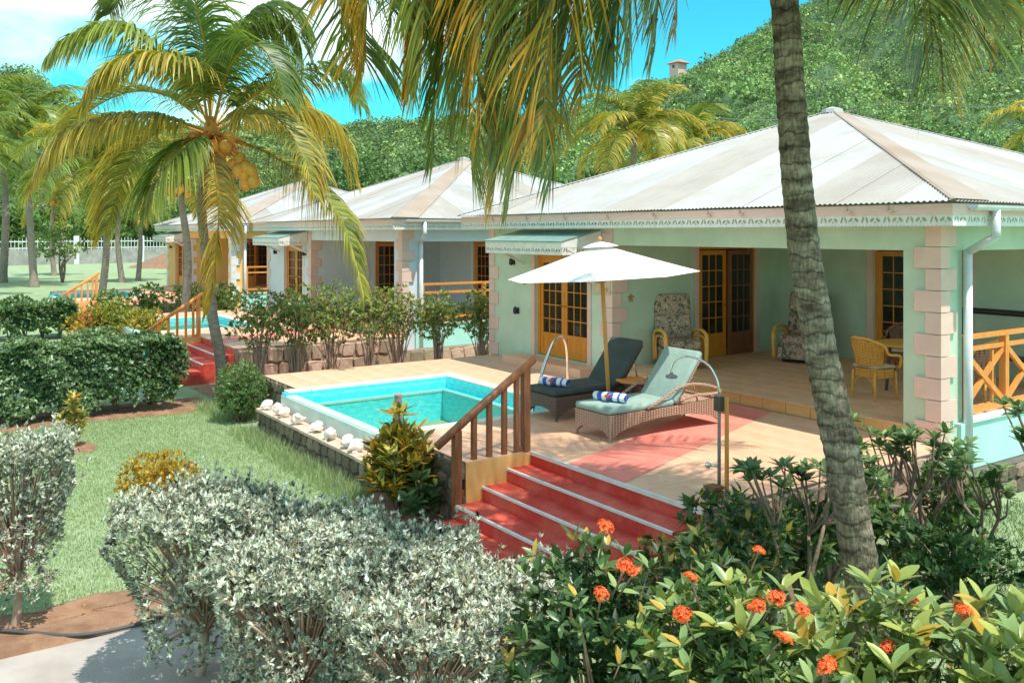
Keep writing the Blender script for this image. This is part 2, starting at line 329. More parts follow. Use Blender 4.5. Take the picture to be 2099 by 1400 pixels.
def rosettes(C,AX,k,L,W,spread,pal,jit=.15,fold=False,w=None,tipcol=None,Lj=.25,droop=.12,clumpj=.18):
    n=len(C); Cc=np.repeat(C,k,0); Ax=np.repeat(nrm(AX),k,0)
    rnd=rng.normal(size=(n*k,3)); per=nrm(rnd-Ax*np.sum(rnd*Ax,1,keepdims=True))
    th=rng.uniform(spread[0],spread[1],(n*k,1)); A=Ax*np.cos(th)+per*np.sin(th)
    Nn=nrm(Ax*1.0+np.array([0,0,.4])+rng.normal(0,.25,(n*k,3)))
    Ls=L*(1+rng.uniform(-Lj,Lj,(n*k,1))); col=pick(pal,n*k,jit,w)*np.repeat(1+rng.normal(0,clumpj,(n,1)),k,0)
    col=np.clip(col,.004,.9)
    return leafgeo(Cc+rng.normal(0,L*.12,(n*k,3)),A,Nn,Ls,Ls*W/L,col,fold,droop)
def joinnp(parts):
    V=[];F=[];C=[];b=0
    for v,f,c in parts: V.append(v);F.append(f+b);C.append(c);b+=len(v)
    return np.concatenate(V),np.concatenate(F),np.concatenate(C)
def crspline(P,m):
    P=np.array(P,dtype=float); P=np.vstack([2*P[0]-P[1],P,2*P[-1]-P[-2]]); n=len(P)-3
    u=np.linspace(0,n-1e-6,m); i=u.astype(int); t=(u-i)[:,None]
    p0,p1,p2,p3=P[i],P[i+1],P[i+2],P[i+3]
    return .5*((2*p1)+(-p0+p2)*t+(2*p0-5*p1+4*p2-p3)*t**2+(-p0+3*p1-3*p2+p3)*t**3)
GREEN=(.085,.155,.035); YEL=(.52,.38,.06); ORA=(.62,.26,.035); DGREEN=(.035,.075,.02); OLIVE=(.20,.22,.05)
def frond(P,L=.75,n=80,hang=.8,wid=.04,cb=GREEN,ct=OLIVE,rc=YEL,seg=4,rr=.022,jit=.25,s0=.1,fwd=.5,broken=.04):
    """a pinnate palm frond along the rachis through points P"""
    m=n; S=crspline(P,m+1); T=nrm(np.gradient(S,axis=0)); up=np.array([0,0,1.])
    sd=nrm(np.cross(T,up)+1e-6); U=np.cross(sd,T)
    s=np.linspace(0,1,m+1); keep=s>s0; S2,T2,D2,U2,s2=S[keep],T[keep],sd[keep],U[keep],s[keep]
    q=(s2-s0)/(1-s0); prof=np.minimum(1,.45+q*2.2)*np.where(q>.55,1-(q-.55)/.45*.62,1)
    parts=[]
    for sg in (-1,1):
        k=len(S2); Ln=(L*prof*(1+rng.normal(0,.08,k)))[:,None]; Ln[rng.random(k)<broken]*=.4
        d=nrm(sg*D2*.85+T2*fwd*(.7+.9*q[:,None])+U2*.22+rng.normal(0,.07,(k,3)))
        pts=[S2+rng.normal(0,.004,(k,3))]; hj=hang*(1+rng.normal(0,.2,(k,1)))
        for j in range(seg):
            pts.append(pts[-1]+d*Ln/seg); d=nrm(d+np.array([0,0,-1.])*hj*.62)
        pts=np.stack(pts,1)                                   # k,seg+1,3
        dd=nrm(np.gradient(pts,axis=1)); wv=nrm(np.cross(dd,np.repeat((U2*.6+T2*.8)[:,None],seg+1,1))*.6+T2[:,None]*.8)
        wp=np.array([.55]+[1]*(seg-1)+[.08]); wp[-2]=.7
        ww=(wid*wp)[None,:,None]*.5
        a=pts-wv*ww; b=pts+wv*ww; V=np.stack([a,b],2).reshape(-1,3)
        base=(np.arange(k)*(seg+1)*2)[:,None,None]; jj=(np.arange(seg)*2)[None,:,None]
        F=(base+jj+np.array([0,1,3,2])[None,None]).reshape(-1,4)
        tt=np.clip(np.linspace(0,1,seg+1)[None,:,None]*.8+q[:,None,None]*.35+rng.normal(0,.2,(k,1,1)),0,1)
        c=np.array(cb)*(1-tt)+np.array(ct)*tt; c=c*(1+rng.normal(0,jit,(k,1,1)))
        C=np.repeat(np.clip(c,.006,.9)[:,:,None],2,2).reshape(-1,3)
        parts.append((V,F,C))
    # rachis
    step=max(1,m//22); R_=S[::step]; k=len(R_); rad=np.linspace(rr,rr*.2,k)[:,None,None]
    a=np.array([0,1,2,3])*math.pi/2; ring=(np.cos(a)[None,:,None]*sd[::step][:,None]+np.sin(a)[None,:,None]*U[::step][:,None])*rad
    V=(R_[:,None]+ring).reshape(-1,3); i=(np.arange(k-1)*4)[:,None]; F=np.concatenate([i+np.array([[j,(j+1)%4,4+(j+1)%4,4+j]]) for j in range(4)],0)
    tt=np.linspace(0,1,k)[:,None,None]; C=(np.array(rc)*(1-tt*.3)*np.ones((k,4,1))).reshape(-1,3)
    parts.append((V,F,C))
    return joinnp(parts)
def fputs(name,geo,mt,parent=None,smooth=False):
    me=npmesh(name,*geo,mt,smooth); return place(bpy.data.objects.new(name,me),parent)
def autofrond_pts(c,az,e0,L,drop,twist=0):
    p=np.array(c,dtype=float); out=[p.copy()]; k=6
    for i in range(k):
        e=e0-drop*((i+.6)/k)**1.25; a=az+twist*i/k
        p=p+np.array([math.cos(a)*math.cos(e),math.sin(a)*math.cos(e),math.sin(e)])*L/k; out.append(p.copy())
    return out
def palm_trunk(parent,pts,r0,r1,mt,rings=60,n=14,name='trunk'):
    S=crspline(pts,rings*2+1); mb=MB(); k=len(S); rad=[]
    for i in range(k):
        t=i/(k-1); r=r0*(1-t)+r1*t; r*=1+.35*max(0,1-t*9)**2
        rad.append(r*(1.035 if i%2 else .985)*(1+random.uniform(-.012,.012)))
    mb.tube([tuple(p) for p in S],rad,n)
    return mb.build(name,mt,parent,smooth=True)
MAINF=[
  [(-18.1, 5.09, 4.71),(-17.79, 4.49, 5.61),(-17.76, 3.47, 6.39),(-17.84, 2.65, 6.19),(-17.87, 2.24, 5.82)],
  [(-17.91, 5.02, 4.69),(-17.24, 4.57, 5.63),(-17.13, 3.68, 5.8),(-17.23, 3.0, 5.47),(-17.32, 2.69, 4.88)],
  [(-18.13, 5.05, 4.65),(-18.13, 4.16, 4.84),(-18.29, 3.22, 4.75),(-18.48, 2.42, 4.31),(-18.57, 1.94, 3.39)],
  [(-18.09, 5.1, 4.78),(-17.52, 4.88, 5.89),(-17.24, 4.57, 7.01),(-17.19, 4.29, 7.96),(-17.14, 4.02, 8.53)],
  [(-18.18, 5.16, 4.79),(-18.78, 4.98, 6.6),(-19.7, 4.52, 7.64),(-20.54, 4.01, 7.75),(-20.97, 3.75, 7.38)],
  [(-18.25, 5.23, 4.81),(-18.43, 5.68, 6.62),(-18.47, 6.31, 7.28),(-18.47, 6.84, 7.2),(-18.5, 7.15, 6.69)],
  [(-18.02, 5.21, 4.75),(-17.15, 5.76, 5.35),(-16.38, 6.36, 5.73),(-15.86, 6.94, 5.66),(-15.57, 7.19, 5.04)],
  [(-18.1, 5.26, 4.72),(-18.39, 6.08, 5.08),(-18.26, 6.98, 5.21),(-18.06, 7.79, 4.81),(-18.04, 8.18, 3.76)],
  [(-17.79, 5.19, 4.63),(-16.77, 5.44, 4.86),(-15.96, 5.73, 4.7),(-15.32, 5.95, 3.99),(-15.11, 6.09, 3.28)],
  [(-18.0, 5.23, 4.59),(-16.89, 5.96, 4.1),(-16.08, 6.44, 3.51),(-15.46, 6.81, 2.76),(-15.16, 7.07, 1.49)],
  [(-17.79, 5.02, 4.41),(-17.44, 5.0, 3.81),(-17.19, 5.0, 2.95),(-17.23, 4.94, 2.02),(-17.31, 4.82, 1.09)],
  [(-18.23, 5.08, 4.6),(-19.27, 4.62, 4.82),(-20.21, 4.14, 4.35),(-20.66, 3.84, 3.42),(-20.92, 3.64, 2.58)],
  [(-18.41, 5.17, 4.82),(-19.2, 5.6, 6.23),(-19.6, 6.26, 7.12),(-19.72, 6.96, 7.24),(-19.76, 7.44, 6.75)],
  [(-18.42, 5.16, 4.79),(-19.62, 5.0, 6.02),(-20.65, 4.74, 6.58),(-21.65, 4.33, 6.48),(-22.12, 4.0, 5.84)],
  [(-17.96, 5.12, 4.77),(-16.98, 5.14, 5.74),(-16.02, 5.29, 6.05),(-15.43, 5.45, 5.62),(-15.11, 5.55, 4.98)],
  [(-18.25, 5.23, 4.78),(-18.81, 6.0, 5.59),(-19.14, 6.76, 5.81),(-19.16, 7.44, 5.33),(-19.16, 7.79, 4.58)],
  [(-17.93, 4.99, 4.56),(-17.55, 4.48, 4.26),(-17.4, 3.99, 3.68),(-17.45, 3.75, 3.04)],
  [(-18.32, 5.13, 4.74),(-19.48, 4.67, 5.46),(-20.65, 4.03, 5.65),(-21.74, 3.33, 5.19),(-22.27, 2.91, 4.34)],
]
OVERF=[
  [(-4.66, 5.58, 6.21),(-4.92, 4.68, 6.35),(-5.21, 3.71, 5.76),(-5.38, 3.12, 4.64),(-5.49, 2.95, 4.02),(-5.52, 2.91, 3.58)],
  [(-4.79, 5.74, 6.31),(-5.41, 4.67, 6.96),(-5.99, 3.65, 6.36),(-6.28, 3.05, 5.25),(-6.33, 2.98, 4.41),(-6.33, 2.97, 3.92)],
  [(-4.66, 5.58, 6.17),(-5.01, 4.72, 6.14),(-5.29, 3.95, 5.53),(-5.46, 3.54, 4.52),(-5.53, 3.43, 3.74),(-5.52, 3.44, 3.08)],
  [(-4.72, 5.66, 6.22),(-4.58, 4.64, 5.79),(-4.61, 3.89, 5.1),(-4.6, 3.55, 4.31),(-4.65, 3.47, 3.77),(-4.66, 3.46, 3.29)],
  [(-4.86, 5.82, 6.32),(-5.41, 5.37, 6.55),(-5.84, 4.93, 6.06),(-6.03, 4.65, 5.1),(-6.12, 4.51, 4.3),(-6.14, 4.48, 3.64)],
  [(-4.66, 5.58, 6.17),(-4.62, 4.94, 5.78),(-4.53, 4.36, 5.15),(-4.5, 4.05, 4.57),(-4.54, 3.98, 4.14),(-4.56, 3.96, 3.88)],
  [(-4.63, 5.61, 6.21),(-4.1, 5.68, 6.22),(-3.66, 5.79, 5.71),(-3.43, 5.78, 4.81),(-3.35, 5.72, 4.24),(-3.33, 5.74, 3.81)],
  [(-4.77, 5.78, 6.31),(-4.36, 6.55, 6.88),(-3.96, 7.31, 6.5),(-3.78, 7.75, 5.56),(-3.71, 7.85, 4.82),(-3.68, 7.88, 4.32)],
  [(-4.83, 5.86, 6.36),(-4.97, 6.89, 7.16),(-5.03, 7.87, 7.13),(-5.03, 8.56, 6.45),(-5.0, 8.96, 5.62)],
  [(-4.65, 5.6, 6.25),(-5.06, 6.06, 7.52),(-5.64, 6.62, 8.04),(-6.29, 7.09, 7.54),(-6.72, 7.34, 6.75)],
  [(-4.65, 5.6, 6.25),(-4.38, 4.93, 6.92),(-3.97, 4.11, 6.69),(-3.51, 3.37, 6.02),(-3.2, 2.76, 5.32)],
  [(-4.65, 5.6, 6.25),(-4.03, 5.25, 6.82),(-3.33, 4.86, 6.61),(-2.69, 4.57, 6.02)],
  [(-4.71, 5.68, 6.3),(-5.41, 5.72, 7.16),(-6.27, 5.71, 7.48),(-7.05, 5.63, 6.94),(-7.46, 5.56, 6.06),(-7.63, 5.5, 5.38)],
  [(-4.65, 5.6, 6.25),(-4.91, 6.27, 7.19),(-5.16, 7.15, 7.52),(-5.36, 7.74, 6.94),(-5.43, 7.99, 6.2)],
]

OVERX=[
   [(-4.69, 5.62, 6.21), (-5.39, 4.68, 6.98), (-5.94, 3.97, 5.77), (-6.21, 3.58, 4.2), (-6.25, 3.52, 3.18)] ,
   [(-4.69, 5.62, 6.21), (-5.48, 4.87, 7.05), (-6.13, 4.31, 5.93), (-6.4, 3.92, 4.57), (-6.45, 3.84, 3.5)] ,
   [(-4.69, 5.62, 6.21), (-5.36, 4.95, 6.96), (-5.88, 4.47, 5.88), (-6.12, 4.12, 3.97), (-6.17, 4.05, 2.92)] ,
   [(-4.69, 5.62, 6.21), (-4.78, 4.52, 6.5), (-4.7, 3.68, 5.25), (-4.86, 3.44, 3.94), (-4.89, 3.4, 3.08)] ,
   [(-4.69, 5.62, 6.21), (-5.41, 5.22, 7.01), (-6.05, 4.95, 6.06), (-6.25, 4.65, 4.47), (-6.29, 4.59, 3.36)] ,
   [(-4.69, 5.62, 6.21), (-5.33, 5.27, 6.95), (-5.92, 4.99, 6.02), (-6.09, 4.74, 4.5), (-6.11, 4.71, 3.4)] ,
   [(-4.69, 5.62, 6.21), (-4.98, 5.01, 6.67), (-5.17, 4.55, 5.64), (-5.31, 4.34, 4.62), (-5.34, 4.31, 3.64)] ,
   [(-4.69, 5.62, 6.21), (-4.98, 5.14, 6.68), (-5.17, 4.81, 5.7), (-5.31, 4.61, 4.78), (-5.34, 4.56, 3.78)] ,
   [(-4.69, 5.62, 6.21), (-4.56, 4.82, 6.34), (-4.33, 4.16, 5.23), (-4.42, 4.03, 4.61), (-4.44, 4.0, 3.77)] ,
   [(-4.69, 5.62, 6.21), (-4.7, 5.08, 6.45), (-4.59, 4.72, 5.47), (-4.69, 4.57, 4.83), (-4.74, 4.51, 3.91)] ,
   [(-4.69, 5.62, 6.21), (-4.99, 5.52, 6.7), (-5.25, 5.48, 5.9), (-5.33, 5.37, 5.37), (-5.35, 5.34, 4.31)] ,
   [(-4.69, 5.62, 6.21), (-5.35, 5.06, 6.96), (-5.93, 4.6, 5.93), (-6.13, 4.31, 4.9), (-6.15, 4.28, 3.83)] ,
   [(-4.69, 5.62, 6.21), (-5.31, 4.79, 6.92), (-5.83, 4.11, 5.77), (-6.06, 3.78, 5.02), (-6.08, 3.75, 4.0)] ,
   [(-4.69, 5.62, 6.21), (-4.94, 4.24, 6.61), (-4.94, 3.23, 5.22), (-5.17, 2.9, 4.51), (-5.21, 2.84, 3.66)] ,
   [(-4.69, 5.62, 6.21), (-5.23, 4.19, 6.83), (-5.56, 3.07, 5.41), (-5.84, 2.66, 4.78), (-5.86, 2.64, 3.88)] ,
   [(-4.69, 5.62, 6.21), (-5.5, 5.16, 7.08), (-6.21, 4.85, 6.09), (-6.45, 4.5, 3.93), (-6.5, 4.42, 2.81)] ,
   [(-4.69, 5.62, 6.21), (-4.91, 4.8, 6.6), (-4.96, 4.22, 5.48), (-5.13, 3.97, 3.95), (-5.18, 3.91, 3.02)] ,
]
OVERX+=[
   [(-4.69, 5.62, 6.21), (-5.6, 4.22, 7.13), (-6.19, 3.29, 5.77), (-6.47, 2.88, 5.08), (-6.5, 2.84, 4.05)] ,
   [(-4.69, 5.62, 6.21), (-5.25, 4.07, 6.86), (-5.42, 3.09, 5.43), (-5.67, 2.73, 4.64), (-5.71, 2.66, 3.72)] ,
   [(-4.69, 5.62, 6.21), (-5.08, 4.05, 6.73), (-5.09, 3.03, 5.29), (-5.31, 2.72, 4.84), (-5.33, 2.68, 3.96)] ,
   [(-4.69, 5.62, 6.21), (-5.84, 4.76, 7.35), (-6.81, 4.15, 6.22), (-7.08, 3.77, 5.0), (-7.1, 3.74, 3.82)] ,
   [(-4.69, 5.62, 6.21), (-5.46, 4.62, 7.05), (-5.97, 3.98, 5.86), (-6.2, 3.65, 4.84), (-6.24, 3.59, 3.77)] ,
   [(-4.69, 5.62, 6.21), (-4.93, 4.35, 6.63), (-4.88, 3.48, 5.33), (-5.05, 3.24, 4.24), (-5.07, 3.21, 3.35)] ,
   [(-4.69, 5.62, 6.21), (-5.44, 4.95, 7.06), (-5.99, 4.55, 6.02), (-6.18, 4.27, 4.7), (-6.22, 4.23, 3.58)] ,
   [(-4.69, 5.62, 6.21), (-5.36, 5.1, 7.01), (-5.89, 4.79, 6.04), (-6.05, 4.56, 5.17), (-6.07, 4.53, 4.05)] ,
   [(-4.69, 5.62, 6.21), (-4.86, 4.85, 6.61), (-4.87, 4.3, 5.53), (-4.98, 4.14, 4.93), (-4.99, 4.12, 3.97)] ,
   [(-4.69, 5.62, 6.21), (-4.95, 5.25, 6.72), (-5.06, 5.11, 5.81), (-5.17, 4.96, 5.35), (-5.22, 4.88, 4.3)] ,
   [(-4.69, 5.62, 6.21), (-5.36, 4.83, 6.99), (-5.8, 4.37, 5.9), (-6.0, 4.08, 4.27), (-6.05, 4.01, 3.19)] ,
   [(-4.69, 5.62, 6.21), (-5.32, 4.47, 6.94), (-5.66, 3.74, 5.69), (-5.89, 3.41, 5.05), (-5.93, 3.35, 4.05)] ,
   [(-4.68, 5.64, 6.21), (-3.94, 5.63, 6.42), (-3.33, 5.45, 5.48), (-3.28, 5.52, 4.45), (-3.26, 5.56, 3.62)] ,
   [(-4.68, 5.64, 6.21), (-4.05, 5.87, 6.54), (-3.53, 5.93, 5.69), (-3.47, 6.02, 4.49), (-3.44, 6.06, 3.59)] ,
   [(-4.68, 5.64, 6.21), (-4.29, 6.3, 6.81), (-3.97, 6.84, 6.13), (-3.9, 6.95, 5.03), (-3.87, 6.99, 4.01)] ,
   [(-4.68, 5.64, 6.21), (-4.3, 6.39, 6.84), (-3.99, 7.03, 6.19), (-3.91, 7.15, 5.31), (-3.88, 7.19, 4.27)] ,
   [(-4.68, 5.64, 6.21), (-4.05, 6.13, 6.63), (-3.54, 6.45, 5.84), (-3.46, 6.56, 4.94), (-3.43, 6.6, 4.0)] ,
   [(-4.68, 5.64, 6.21), (-3.78, 5.85, 6.41), (-3.06, 5.79, 5.46), (-2.98, 5.9, 4.76), (-2.96, 5.94, 3.93)] ,
   [(-4.68, 5.64, 6.21), (-3.86, 6.09, 6.53), (-3.22, 6.29, 5.67), (-3.13, 6.42, 4.74), (-3.1, 6.46, 3.86)] ,
   [(-4.68, 5.64, 6.21), (-3.78, 6.09, 6.49), (-3.07, 6.27, 5.6), (-2.98, 6.41, 4.77), (-2.95, 6.44, 3.9)] ,
   [(-4.68, 5.64, 6.21), (-4.1, 5.78, 6.54), (-3.61, 5.77, 5.68), (-3.56, 5.84, 4.93), (-3.54, 5.88, 4.03)] ,
   [(-4.68, 5.64, 6.21), (-4.62, 6.09, 6.9), (-4.59, 6.5, 6.28), (-4.56, 6.54, 5.79), (-4.53, 6.59, 4.72)] ,
   [(-4.68, 5.64, 6.21), (-4.22, 5.43, 6.48), (-3.81, 5.15, 5.59), (-3.79, 5.18, 5.16), (-3.77, 5.21, 4.29)] ,
   [(-4.68, 5.64, 6.21), (-4.61, 6.27, 6.95), (-4.57, 6.84, 6.37), (-4.52, 6.91, 5.78), (-4.49, 6.95, 4.69)] ,
]
G=-.75
# ================================================================== ground
def sheet(name,poly,z,mt,parent=None):
    mb=MB(); mb.add([(x,y,z) for x,y in poly],[tuple(range(len(poly)))])
    return mb.build(name,mt,parent)
tag(sheet('lawn',[(-700,-500),(300,-500),(300,700),(-700,700)],G,M['grass']),kind='structure')
tag(sheet('garden_path',[(-8.0,-4),(-6.9,-4),(-6.6,2),(-6.2,4.9),(-8.3,4.9),(-7.95,2)],G+.03,M['concrete']),kind='structure')
def soilpatch(poly,lumps=True):
    # uneven soil bed: fan grid
    c=np.mean(poly,0); n=7; mb=MB(); k=len(poly); vs=[]
    for i in range(n):
        f=i/(n-1)
        for (x,y) in poly:
            j=0 if i==n-1 else random.uniform(0,.03)
            vs.append((c[0]+(x-c[0])*f*random.uniform(.97,1.03),c[1]+(y-c[1])*f*random.uniform(.97,1.03),G+.008+ (j+.02 if i<n-1 else -.004)))
    fs=[(i*k+j,i*k+(j+1)%k,(i+1)*k+(j+1)%k,(i+1)*k+j) for i in range(n-1) for j in range(k)]
    mb.add(vs,fs); return mb
def blob(cx,cy,rx,ry,k=22,j=.12): return [(cx+rx*math.cos(2*math.pi*i/k)*(1+random.uniform(-j,j)),cy+ry*math.sin(2*math.pi*i/k)*(1+random.uniform(-j,j))) for i in range(k)]
tag(soilpatch([(-9.0,-2),(-8.0,-2),(-8.0,-.5),(-8.0,.5),(-7.97,1.3),(-7.95,2.2),(-8.1,3.2),(-8.3,4.2),(-8.6,4.6),(-8.9,4.0),(-8.75,3),(-8.7,2.2),(-8.95,1.5),(-8.8,.8),(-9.1,.1),(-8.9,-1)]).build('soil_bed',M['soil'],None,True),kind='structure')
tag(soilpatch(blob(-15.2,2.2,.42,.32)).build('soil_ring',M['soil'],None,True),kind='structure')
tag(soilpatch([(-18.4,-2),(-17.2,-2),(-17.3,0),(-17.1,1.5),(-17.2,3),(-17.0,4.3),(-17.4,5.2),(-18.6,5),(-18.7,2),(-18.6,0)]).build('hedge_bed',M['soil'],None,True),kind='structure')
tag(soilpatch([(-7.0,.6),(-4.5,3.4),(-2.2,5.2),(-1.2,4.4),(-3,2.0),(-6,0)]).build('shrub_bed',M['soil'],None,True),kind='structure')
tag(soilpatch(blob(-9.4,4.9,1.1,.45)).build('wall_bed',M['soil'],None,True),kind='structure')
tag(soilpatch([(-19.9,5.2),(-16.1,5.2),(-16.1,10.5),(-19.9,10.5)]).build('planting_strip',M['soil'],None,True),kind='structure')
mound=MB()
mp_=[];nn=26
for i in range(9):
    for j in range(nn):
        f=i/8; a=2*math.pi*j/nn; mp_.append((-92+7*f*math.cos(a)*random.uniform(.9,1.1),24+6*f*math.sin(a)*random.uniform(.9,1.1),G+1.5*(1-f*f)**1.3*random.uniform(.85,1.1)-(.01 if i==8 else 0)))
mound.add(mp_,[(i*nn+j,i*nn+(j+1)%nn,(i+1)*nn+(j+1)%nn,(i+1)*nn+j) for i in range(8) for j in range(nn)])
tag(mound.build('soil_mound',M['soil'],None,True),kind='structure')

# ------------------------------------------------------------------ hill
FX,FY=-.82413,.56641; RX,RY=.56641,.82413
def ridge(p):   # ridge elevation (tan) against picture azimuth tan a=(px-cx)/f
    xs=[-1200,-400,-60,60,100,160,230,330,600,760,900,1100,1200,1340,1420,1500,1570,1700,1900,2100,2500,3200]
    ys=[.17,.19,.20,.208,.19,.158,.145,.14,.145,.150,.152,.158,.17,.187,.209,.236,.259,.30,.335,.36,.36,.3]
    return np.interp(p,xs,ys)
def hillz(a,t):  # a: tan azimuth, t: depth
    p=a*1820+1049.5; t0,t1=125.,330.
    k=np.clip((t-t0)/(t1-t0),0,1); s=k**1.15
    und=1+.09*np.sin(p/70.+t/23)*np.sin(k*3.1)+.06*np.sin(p/31.+t/17+2)*np.sin(k*3.1)
    z=(ridge(p)*t1-6.0)*s*und
    return np.where(t>t1, z-(t-t1)*.25, z)+G
aa=np.linspace(-1.6,1.5,150); tt_=np.concatenate([np.linspace(124,330,46),np.linspace(340,520,8)])
AAg,TTg=np.meshgrid(aa,tt_); Zg=hillz(AAg,TTg)
Vh=np.stack([FX*TTg+RX*AAg*TTg,FY*TTg+RY*AAg*TTg,Zg-.3],-1).reshape(-1,3)
na=len(aa); ii=(np.arange(len(tt_)-1)*na)[:,None]+np.arange(na-1)[None]; ii=ii.reshape(-1,1)
Fh=np.concatenate([ii,ii+1,ii+1+na,ii+na],1)
tag(fputs('hill',(Vh,Fh,np.full((len(Vh),3),.05)),M['hillsoil'],None,True),kind='structure')
# forest crowns over the slope
def crowns(n,a0,a1,t0,t1,rad,K,pal,fn,clear=None):
    a=rng.uniform(a0,a1,n); t=np.sqrt(rng.uniform(t0**2,t1**2,n))
    if clear is not None:
        p=a*1820+1049.5; kk=~clear(p,t); a=a[kk];t=t[kk];n=len(a)
    z=fn(a,t); C=np.stack([FX*t+RX*a*t,FY*t+RY*a*t,z],-1)
    r=rad*np.exp(rng.normal(0,.36,n)); r=r[:,None]
    n_=len(a); d=rng.normal(size=(n_,K,3)); d[:,:,2]=np.abs(d[:,:,2])*.9-.15; d=nrm(d)
    lump=1+.22*np.sin(d[...,0]*5+rng.uniform(0,6,(n_,1)))*np.sin(d[...,1]*5+rng.uniform(0,6,(n_,1)))
    P=C[:,None]+d*(r[:,:,None]*lump[...,None])*np.array([1,1,.95])*rng.uniform(.82,1.03,(n_,K,1))+np.array([0,0,1])*(r[:,:,None]*.35)
    base=pick(pal,n_,.27); col=np.repeat(base[:,None],K,1)*(1+rng.normal(0,.22,(n_,K,1)))
    A=nrm(rng.normal(size=(n_,K,3))+d*.2); Nn=nrm(d+rng.normal(0,.45,(n_,K,3)))
    A=nrm(A-Nn*np.sum(A*Nn,-1,keepdims=True)); L=(r*.31)[:,:,None]*rng.uniform(.6,1.3,(n_,K,1))
    S=np.cross(A,Nn); P=P-A*L*.5
    V=np.stack([P,P+A*L*.5-S*L*.38,P+A*L,P+A*L*.5+S*L*.38],2).reshape(-1,3)
    Cc=np.repeat(np.clip(col,.004,.9)[:,:,None],4,2).reshape(-1,3)
    return V,np.arange(len(V)).reshape(-1,4),Cc
HP=[(.17,.29,.115),(.22,.35,.13),(.27,.40,.15),(.12,.22,.10),(.32,.42,.17)]
isclear=lambda p,t:(np.hypot((p-1855)/48,(t-172)/14)<1)
gs=[crowns(10500,.0,.70,126,345,1.4,46,HP,hillz,isclear),crowns(5200,-.70,.02,130,345,1.8,44,[tuple(x*.8 for x in c) for c in HP],hillz)]
tag(fputs('hill_forest',joinnp(gs),M['far_leaf']),'dense green forest covering the steep hillside behind the villas','forest',kind='stuff')
cl_p=[]
for i in range(20):
    an=2*math.pi*i/20; p=1855+52*math.cos(an); t=172+15*math.sin(an); a=(p-1049.5)/1820; cl_p.append((FX*t+RX*a*t,FY*t+RY*a*t,float(hillz(np.array(a),np.array(t)))+1.2))
c_=MB(); c_.add(cl_p,[tuple(range(20))]); tag(c_.build('hill_clearing',M['clearing']),kind='structure')
# far house on the ridge
fh=thing('hilltop_house','tiny house with red roof peeking from the hilltop forest','house',(FX*322+RX*.187*322,FY*322+RY*.187*322,61.5))
X,Y,Z=ORG[fh]; MB().box(X-2.2,Y-2.2,Z-4,X+2.2,Y+2.2,Z+2.4).build('wall',M['pink'],fh)
mb=MB(); mb.add([(X-3.2,Y-3.2,Z+2.4),(X+3.2,Y-3.2,Z+2.4),(X+3.2,Y+3.2,Z+2.4),(X-3.2,Y+3.2,Z+2.4),(X-1,Y,Z+3.8),(X+1,Y,Z+3.8)],[(0,1,5,4),(1,2,5),(2,3,4,5),(3,0,4),(0,3,2,1)]); mb.build('roof',mat('red_roof',(.6,.2,.1)),fh)
wr=MB().box(X-.6,Y-2.25,Z+.6,X+.4,Y-2.2,Z+1.8).build('window',M['dark'],fh)

# ================================================================== tiles & stones
tile_meshes={}
def tile_mesh(w,d,h,mt):
    k=(round(w,3),round(d,3),h,mt.name)
    if k not in tile_meshes:
        mb=MB(); b=.006; w2,d2=w/2,d/2
        vs=[(-w2,-d2,-h),(w2,-d2,-h),(w2,d2,-h),(-w2,d2,-h),(-w2,-d2,-b*.5),(w2,-d2,-b*.5),(w2,d2,-b*.5),(-w2,d2,-b*.5),(-w2+b,-d2+b,0),(w2-b,-d2+b,0),(w2-b,d2-b,0),(-w2+b,d2-b,0)]
        mb.add(vs,[(0,1,5,4),(1,2,6,5),(2,3,7,6),(3,0,4,7),(4,5,9,8),(5,6,10,9),(6,7,11,10),(7,4,8,11),(8,9,10,11)])
        tile_meshes[k]=mb.mesh('tile',mt)
    return tile_meshes[k]
def tiles(parent,rects,size,gap,z,mt,name='tile'):
    c=0
    for (x0,y0,x1,y1) in rects:
        nx=max(1,round((x1-x0)/size)); ny=max(1,round((y1-y0)/size)); sx=(x1-x0)/nx; sy=(y1-y0)/ny
        me=tile_mesh(sx-gap,sy-gap,.012,mt)
        for i in range(nx):
            for j in range(ny):
                inst(name,me,parent,(x0+sx*(i+.5),y0+sy*(j+.5),z+random.uniform(-.0008,.0008))); c+=1
    return c
def stone_variants(mt,n=9,seed=3):
    rs=random.Random(seed); out=[]
    for q in range(n):
        k=rs.choice([7,8,9]); pts=[]
        for i in range(k):
            a=2*math.pi*(i+rs.uniform(-.25,.25))/k; c,s=math.cos(a),math.sin(a); r=.5/max(abs(c),abs(s))**.95*rs.uniform(.94,1.03)
            pts.append((c*r*1.02,s*r*1.02))
        mb=MB(); vs=[(u,0,v) for u,v in pts]+[(u*.97,-.7,v*.96) for u,v in pts]+[(u*.86+rs.uniform(-.03,.03),-1+rs.uniform(-.3,.2),v*.84+rs.uniform(-.03,.03)) for u,v in pts]
        fs=[(i,(i+1)%k,k+(i+1)%k,k+i) for i in range(k)]+[(k+i,k+(i+1)%k,2*k+(i+1)%k,2*k+i) for i in range(k)]+[tuple(2*k+i for i in range(k))]
        mb.add(vs,fs); out.append(mb.mesh('stone',mt))
    return out
SV={'d':stone_variants(M['stone']),'l':stone_variants(M['stonelight'],9,5)}
